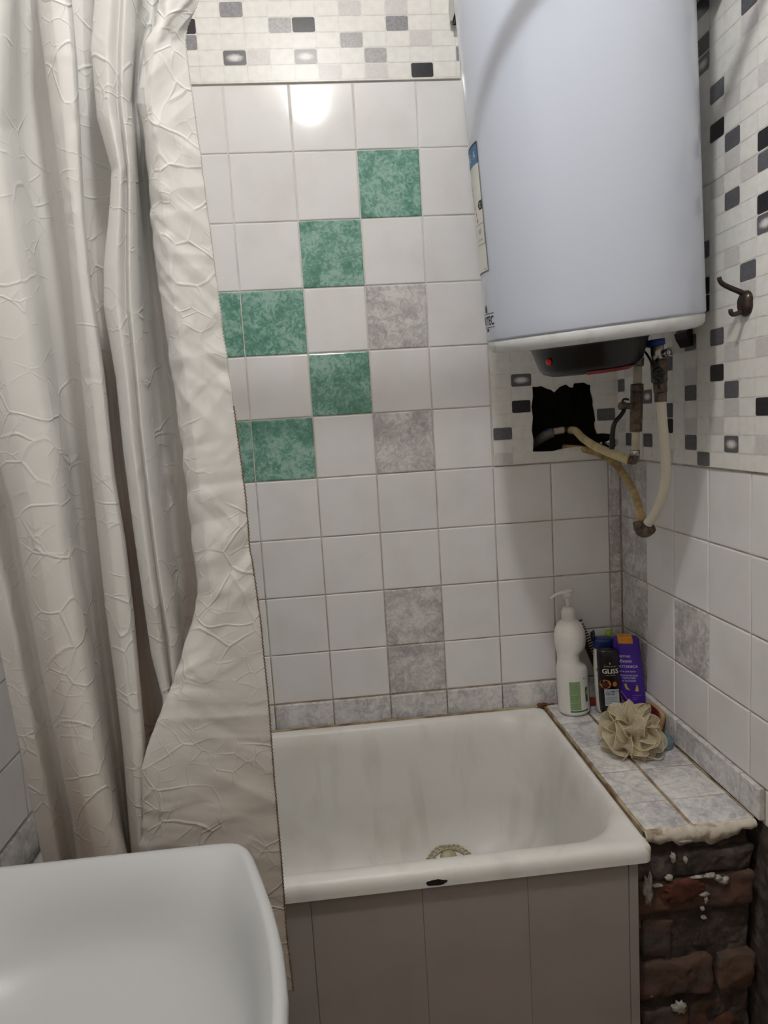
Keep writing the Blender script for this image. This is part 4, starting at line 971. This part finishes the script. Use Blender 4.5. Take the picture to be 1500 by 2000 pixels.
# white bottle with navy cap
base = np.array([-.0820,-.088,LT0]); KS = 1.17; yaw = DEG(8); lean = (-.03,.02)
wt = thing('shampoo_bottle', 'white bottle with a navy blue cap and red band behind the black bottle', 'bottle', base)
secs = [(a, b, c*KS) for a, b, c in [(.022,.014,0),(.0265,.018,.003),(.0285,.0195,.015),(.0295,.020,.06),(.0290,.020,.110),(.0275,.019,.135),(.0255,.018,.147)]]
mb = MB(); flat_bottle(mb, base, yaw, secs, ex=2.4, lean=lean); wbo = mb.build('bottle_body', [HW], wt)
NAVY = simple('navy_plastic', (22,48,110), .3)
mb = MB(); flat_bottle(mb, base, yaw, [(.0262,.0185,.1722),(.0272,.0192,.175),(.0272,.0192,.191),(.0262,.0182,.197),(.0215,.014,.1985)], ex=2.4, lean=lean); wc = mb.build('cap', [NAVY], wt)
mb = MB(); b_ = bl(base, yaw, lean)
lid = lambda s_, q: b_(-.029+s_*.012+.0105*math.cos(q), .004+.0145*math.sin(q), .172+.016*(1-s_)+.005)
mb.loft([[b_(-.0235+.004*k, .003+.0135*math.sin(q), .192+.0035*k+.0125*(math.cos(q)+1)) for q in np.linspace(0, 2*PI, 21)[:-1]] for k in (-1.4,-1,0,.3)], 0, True); mb.build('open_lid', [simple('dark_navy_plastic', (24,34,62), .35)], wc)
wf = lambda y: .0288; df = lambda y: .0198
f1 = front(base, yaw, lean, wf, df, 2.4, .0005)
mb = MB(); put_text(mb, 'Clear', .017, f1, -.0265, .112, 0, align='LEFT', bold=.0004); patch(mb, f1, -.0284,.0284,.088,.104,16,1,1)
for k in range(3): patch(mb, f1, -.0265,.02-.004*k,.084-k*.005,.085-k*.005,10,1,1)
mb.build('label_print', [INK, simple('red_print', (196,40,44), .4)], wbo)
# lime bottle peeking out behind
base = np.array([-.0560,-.040,LT0]); lm_ = thing('gel_bottle', 'lime green topped bottle barely showing behind the navy blue cap', 'bottle', base)
mb = MB(); flat_bottle(mb, base, 0, [(.016,.012,0),(.019,.0145,.004),(.019,.0145,.13),(.013,.011,.148)], ex=2.2); mb.build('bottle_body', [HW], lm_)
mb = MB(); flat_bottle(mb, base, 0, [(.0095,.009,.1483),(.0095,.009,.152),(.009,.0085,.196),(.005,.005,.200)], ex=2.2); mb.build('cap', [simple('lime_plastic', (166,196,40), .35)], lm_)
# comb leaning behind the pump bottle
cb0 = ony(1172,1310,-.030); cb1 = ony(1130,1212,-.012)
ax = cb1-cb0; L = np.linalg.norm(ax); ax /= L; sd_ = np.cross([0,-1,0.], ax); sd_ /= np.linalg.norm(sd_); 
if sd_[0] < 0: sd_ = -sd_
nm = np.cross(ax, sd_); 
comb = thing('comb', 'dark brown comb leaning behind the white pump bottle', 'comb', cb0-ax*.10)
kf = lambda a, b, d_=0: cb0+ax*a+sd_*b+nm*d_
mb = MB()
def bar(a0, a1, b0, b1, t_): mb.loft([[kf(a, b0, -t_), kf(a, b1, -t_), kf(a, b1, t_), kf(a, b0, t_)] for a in (a0, a1)], 0, False)
low_ = (LT0+.0005-cb0[2])/ax[2]
mb.loft([[kf(a, -w_-.008, -.002), kf(a, -.006+w_*.2, -.002), kf(a, -.006+w_*.2, .002), kf(a, -w_-.008, .002)] for a, w_ in ((low_,.010),(low_+.01,.013),(-.002,.014))], 0, False)
mb.build('handle', [simple('grey_brown_plastic', (112,94,84), .4)], comb)
mb = MB(); bar(0, L, -.013, -.002, .0022); bar(-.002,.012,-.013,.011,.0022); bar(L-.004, L, -.013, .009, .0022); mb.build('spine', [COMBM], comb)
mb = MB()
for k in range(17):
    a = .016+k*(L-.024)/17; bar(a, a+.0032, -.003, .012-.003*(k/17), .0014)
mb.build('teeth', [COMBM], comb)
# small red thing by the wall behind the pump bottle
rp = np.array([-.0935,-.036,LT0]); mb = MB()
mb.loft([[(rp[0]+w_*math.cos(t), rp[1]+.012*w_/.03*math.sin(t), LT0+h_) for t in np.linspace(0, 2*PI, 25)[:-1]] for w_, h_ in ((.026,0),(.031,.004),(.033,.011),(.033,.014),(.031,.0145),(.029,.006),(.02,.005))], 0, True)
tag(mb.build('soap_dish', [simple('dull_red_plastic', (150,52,36), .4)], None, rp), 'dull red plastic dish against the wall behind the white pump bottle', 'dish')
# varnished brush leaning on the border by the purple bottle
br = thing('brush', 'dark red varnished brush with a tan edge leaning on the right wall border', 'brush', (-.02,-.235,LT0))
bc = np.array([-.0195,-.214,LT0+.0325]); bu_ = np.array([0,-1.,0]); bv_ = np.array([.28,0,.96]); bn_ = np.cross(bu_, bv_)
def bshape(k_, d_): return [bc+bu_*(.045*k_*abs(math.cos(t))**.6*np.sign(math.cos(t)))+bv_*(.030*k_*abs(math.sin(t))**.6*np.sign(math.sin(t)))+bn_*d_ for t in np.linspace(0, 2*PI, 41)[:-1]]
mb = MB(); mb.loft([bshape(.96,.0045),bshape(1,.003),bshape(1,-.003),bshape(.96,-.0045)], 0, True); mb.build('wooden_back', [WOODT], br)
sg = 1 if bn_[0] < 0 else -1
mb = MB(); mb.loft([bshape(.84,.0042*sg),bshape(.84,.0075*sg),bshape(.80,.0085*sg)], 0, True); mb.build('varnished_face', [WOODR], br)
# pale blue translucent piece
ICE = Mat('pale_blue_translucent', S(150,190,206), .15, trans=.7).m
ip = np.array([-.040,-.306,LT0]); mb = MB()
q = [(.013,0),(.0165,.003),(.0175,.012),(.0175,.024),(.0155,.0285),(.010,.030)]
mb.loft([[(ip[0]+r_*1.15*(abs(math.cos(t))**.7*np.sign(math.cos(t))), ip[1]+r_*.85*(abs(math.sin(t))**.7*np.sign(math.sin(t))), ip[2]+h_) for t in np.linspace(0, 2*PI, 13)[:-1]] for r_, h_ in q], 0, False)
tag(mb.build('soap', [ICE], None, ip), 'pale blue translucent soap piece to the right of the beige pouf', 'soap')
# bath pouf
PUFF = Mat('beige_netting', rough=.7)
PUFF.color(PUFF.ramp(PUFF.noise(60, 4), [(.3, S(222,210,180)), (.7, S(240,232,208))]))
tp = PUFF.n('ShaderNodeBsdfTransparent'); tl_ = PUFF.n('ShaderNodeBsdfTranslucent'); tl_.inputs['Color'].default_value = S(214,200,166)
mx0 = PUFF.n('ShaderNodeMixShader'); mx0.inputs[0].default_value = .45; PUFF.l(PUFF.b.outputs[0], mx0.inputs[1]); PUFF.l(tl_.outputs[0], mx0.inputs[2])
wv = PUFF.n('ShaderNodeTexVoronoi'); wv.inputs['Scale'].default_value = 620; PUFF.l(PUFF.coords(), wv.inputs['Vector'])
rm = PUFF.ramp(wv.outputs['Distance'], [(.2,(.8,.8,.8,1)),(.46,(.08,.08,.08,1))])
mx1 = PUFF.n('ShaderNodeMixShader'); PUFF.l(rm, mx1.inputs[0]); PUFF.l(mx0.outputs[0], mx1.inputs[1]); PUFF.l(tp.outputs[0], mx1.inputs[2])
PUFF.l(mx1.outputs[0], PUFF.t.nodes['Material Output'].inputs['Surface']); PUFF = PUFF.m
pc = np.array([-.1130,-.300,LT0+.043]); pouf = thing('bath_pouf', 'beige netted bath pouf lying on the ledge tiles', 'bath pouf', (pc[0],pc[1],LT0))
mb = MB(); rp_ = np.random.default_rng(5); mbr = MB(); NP = 34
for k in range(NP):
    zc = 1-2*(k+.5)/NP; th = k*2.39996; rr = math.sqrt(1-zc*zc); dr = np.array([rr*math.cos(th), rr*math.sin(th), zc])
    R_ = .070*rp_.uniform(.9,1.06); tw = rp_.uniform(0, PI)
    s1 = np.cross(dr, [0,0,1.] if abs(dr[2]) < .9 else [1,0,0]); s1 /= np.linalg.norm(s1); s2 = np.cross(dr, s1)
    a_ = s1*math.cos(tw)+s2*math.sin(tw); b__ = -s1*math.sin(tw)+s2*math.cos(tw)
    W_ = rp_.uniform(.010,.017); D_ = rp_.uniform(.020,.032); g_ = []
    for i in range(25):      # petal: a loop of net that runs out from the centre, round, and back
        t = i/24*2*PI-PI
        rad = .012+(R_-.012)*(.5+.5*math.cos(t))**.55; side = W_*math.sin(t)*(1-.25*math.cos(t)); row = []
        for j in range(7):
            s_ = j/6-.5; fl = .55+1.15*(abs(s_)*2)**1.5
            p = pc+dr*(rad-.016*(1-(abs(s_)*2)**2)*(rad/R_)+0)+a_*(side*fl)+b__*(s_*2*D_*(.25+.75*rad/R_)+.0026*math.cos(i*.55+k))
            p[2] = max(p[2], LT0+.001+.0005*rp_.random()); row.append(p)
        g_.append(row)
    n_ = 7; vs = [p for r_ in g_ for p in r_]
    mb.add(vs, [(i*n_+j, i*n_+j+1, (i+1)*n_+j+1, (i+1)*n_+j) for i in range(24) for j in range(6)], 0, True)
    for j in (0,6): mbr.tube([g_[i][j] for i in range(25)], .0007, 5, 0, 1)
nt = mb.build('netting', [PUFF], pouf)
mbr.build('net_edge', [simple('beige_thread', (222,208,172), .8)], nt)
mb = MB(); c0 = onz(1284,1483,LT0+.004); mb.tube([pc+np.array([.02,-.05,-.03]), c0+np.array([-.02,.01,.006]), c0, c0+np.array([.014,.004,.002]), c0+np.array([.018,.022,.004]), c0+np.array([.006,.03,.012])], .0022, 8)
mb.build('hanging_cord', [Mat('clear_cord', S(226,222,212), .2, trans=.5).m], pouf)

# ------------------------------------------------------------------ lights
ld = bpy.data.lights.new('ceiling_bulb', 'POINT'); ld.energy = 28; ld.shadow_soft_size = .045; ld.color = (1,1.0,1.0)
lo = bpy.data.objects.new('ceiling_bulb', ld); COL.objects.link(lo); lo.location = (-.737,-1.28,1.45)
w = bpy.data.worlds.new('world'); SC.world = w; w.use_nodes = True; w.node_tree.nodes['Background'].inputs[0].default_value = (.02,.02,.02,1)

# lift the whole room so that the floor lies at height zero
for o in list(SC.objects):
    if o.parent is None and o.type != 'CAMERA': o.location.z += Z0
    if '_loc' in o: del o['_loc']
SC.view_settings.view_transform = 'Standard'; SC.view_settings.look = 'None'; SC.view_settings.gamma = 1; SC.view_settings.use_curve_mapping = False
SC.view_settings.exposure = 0.0
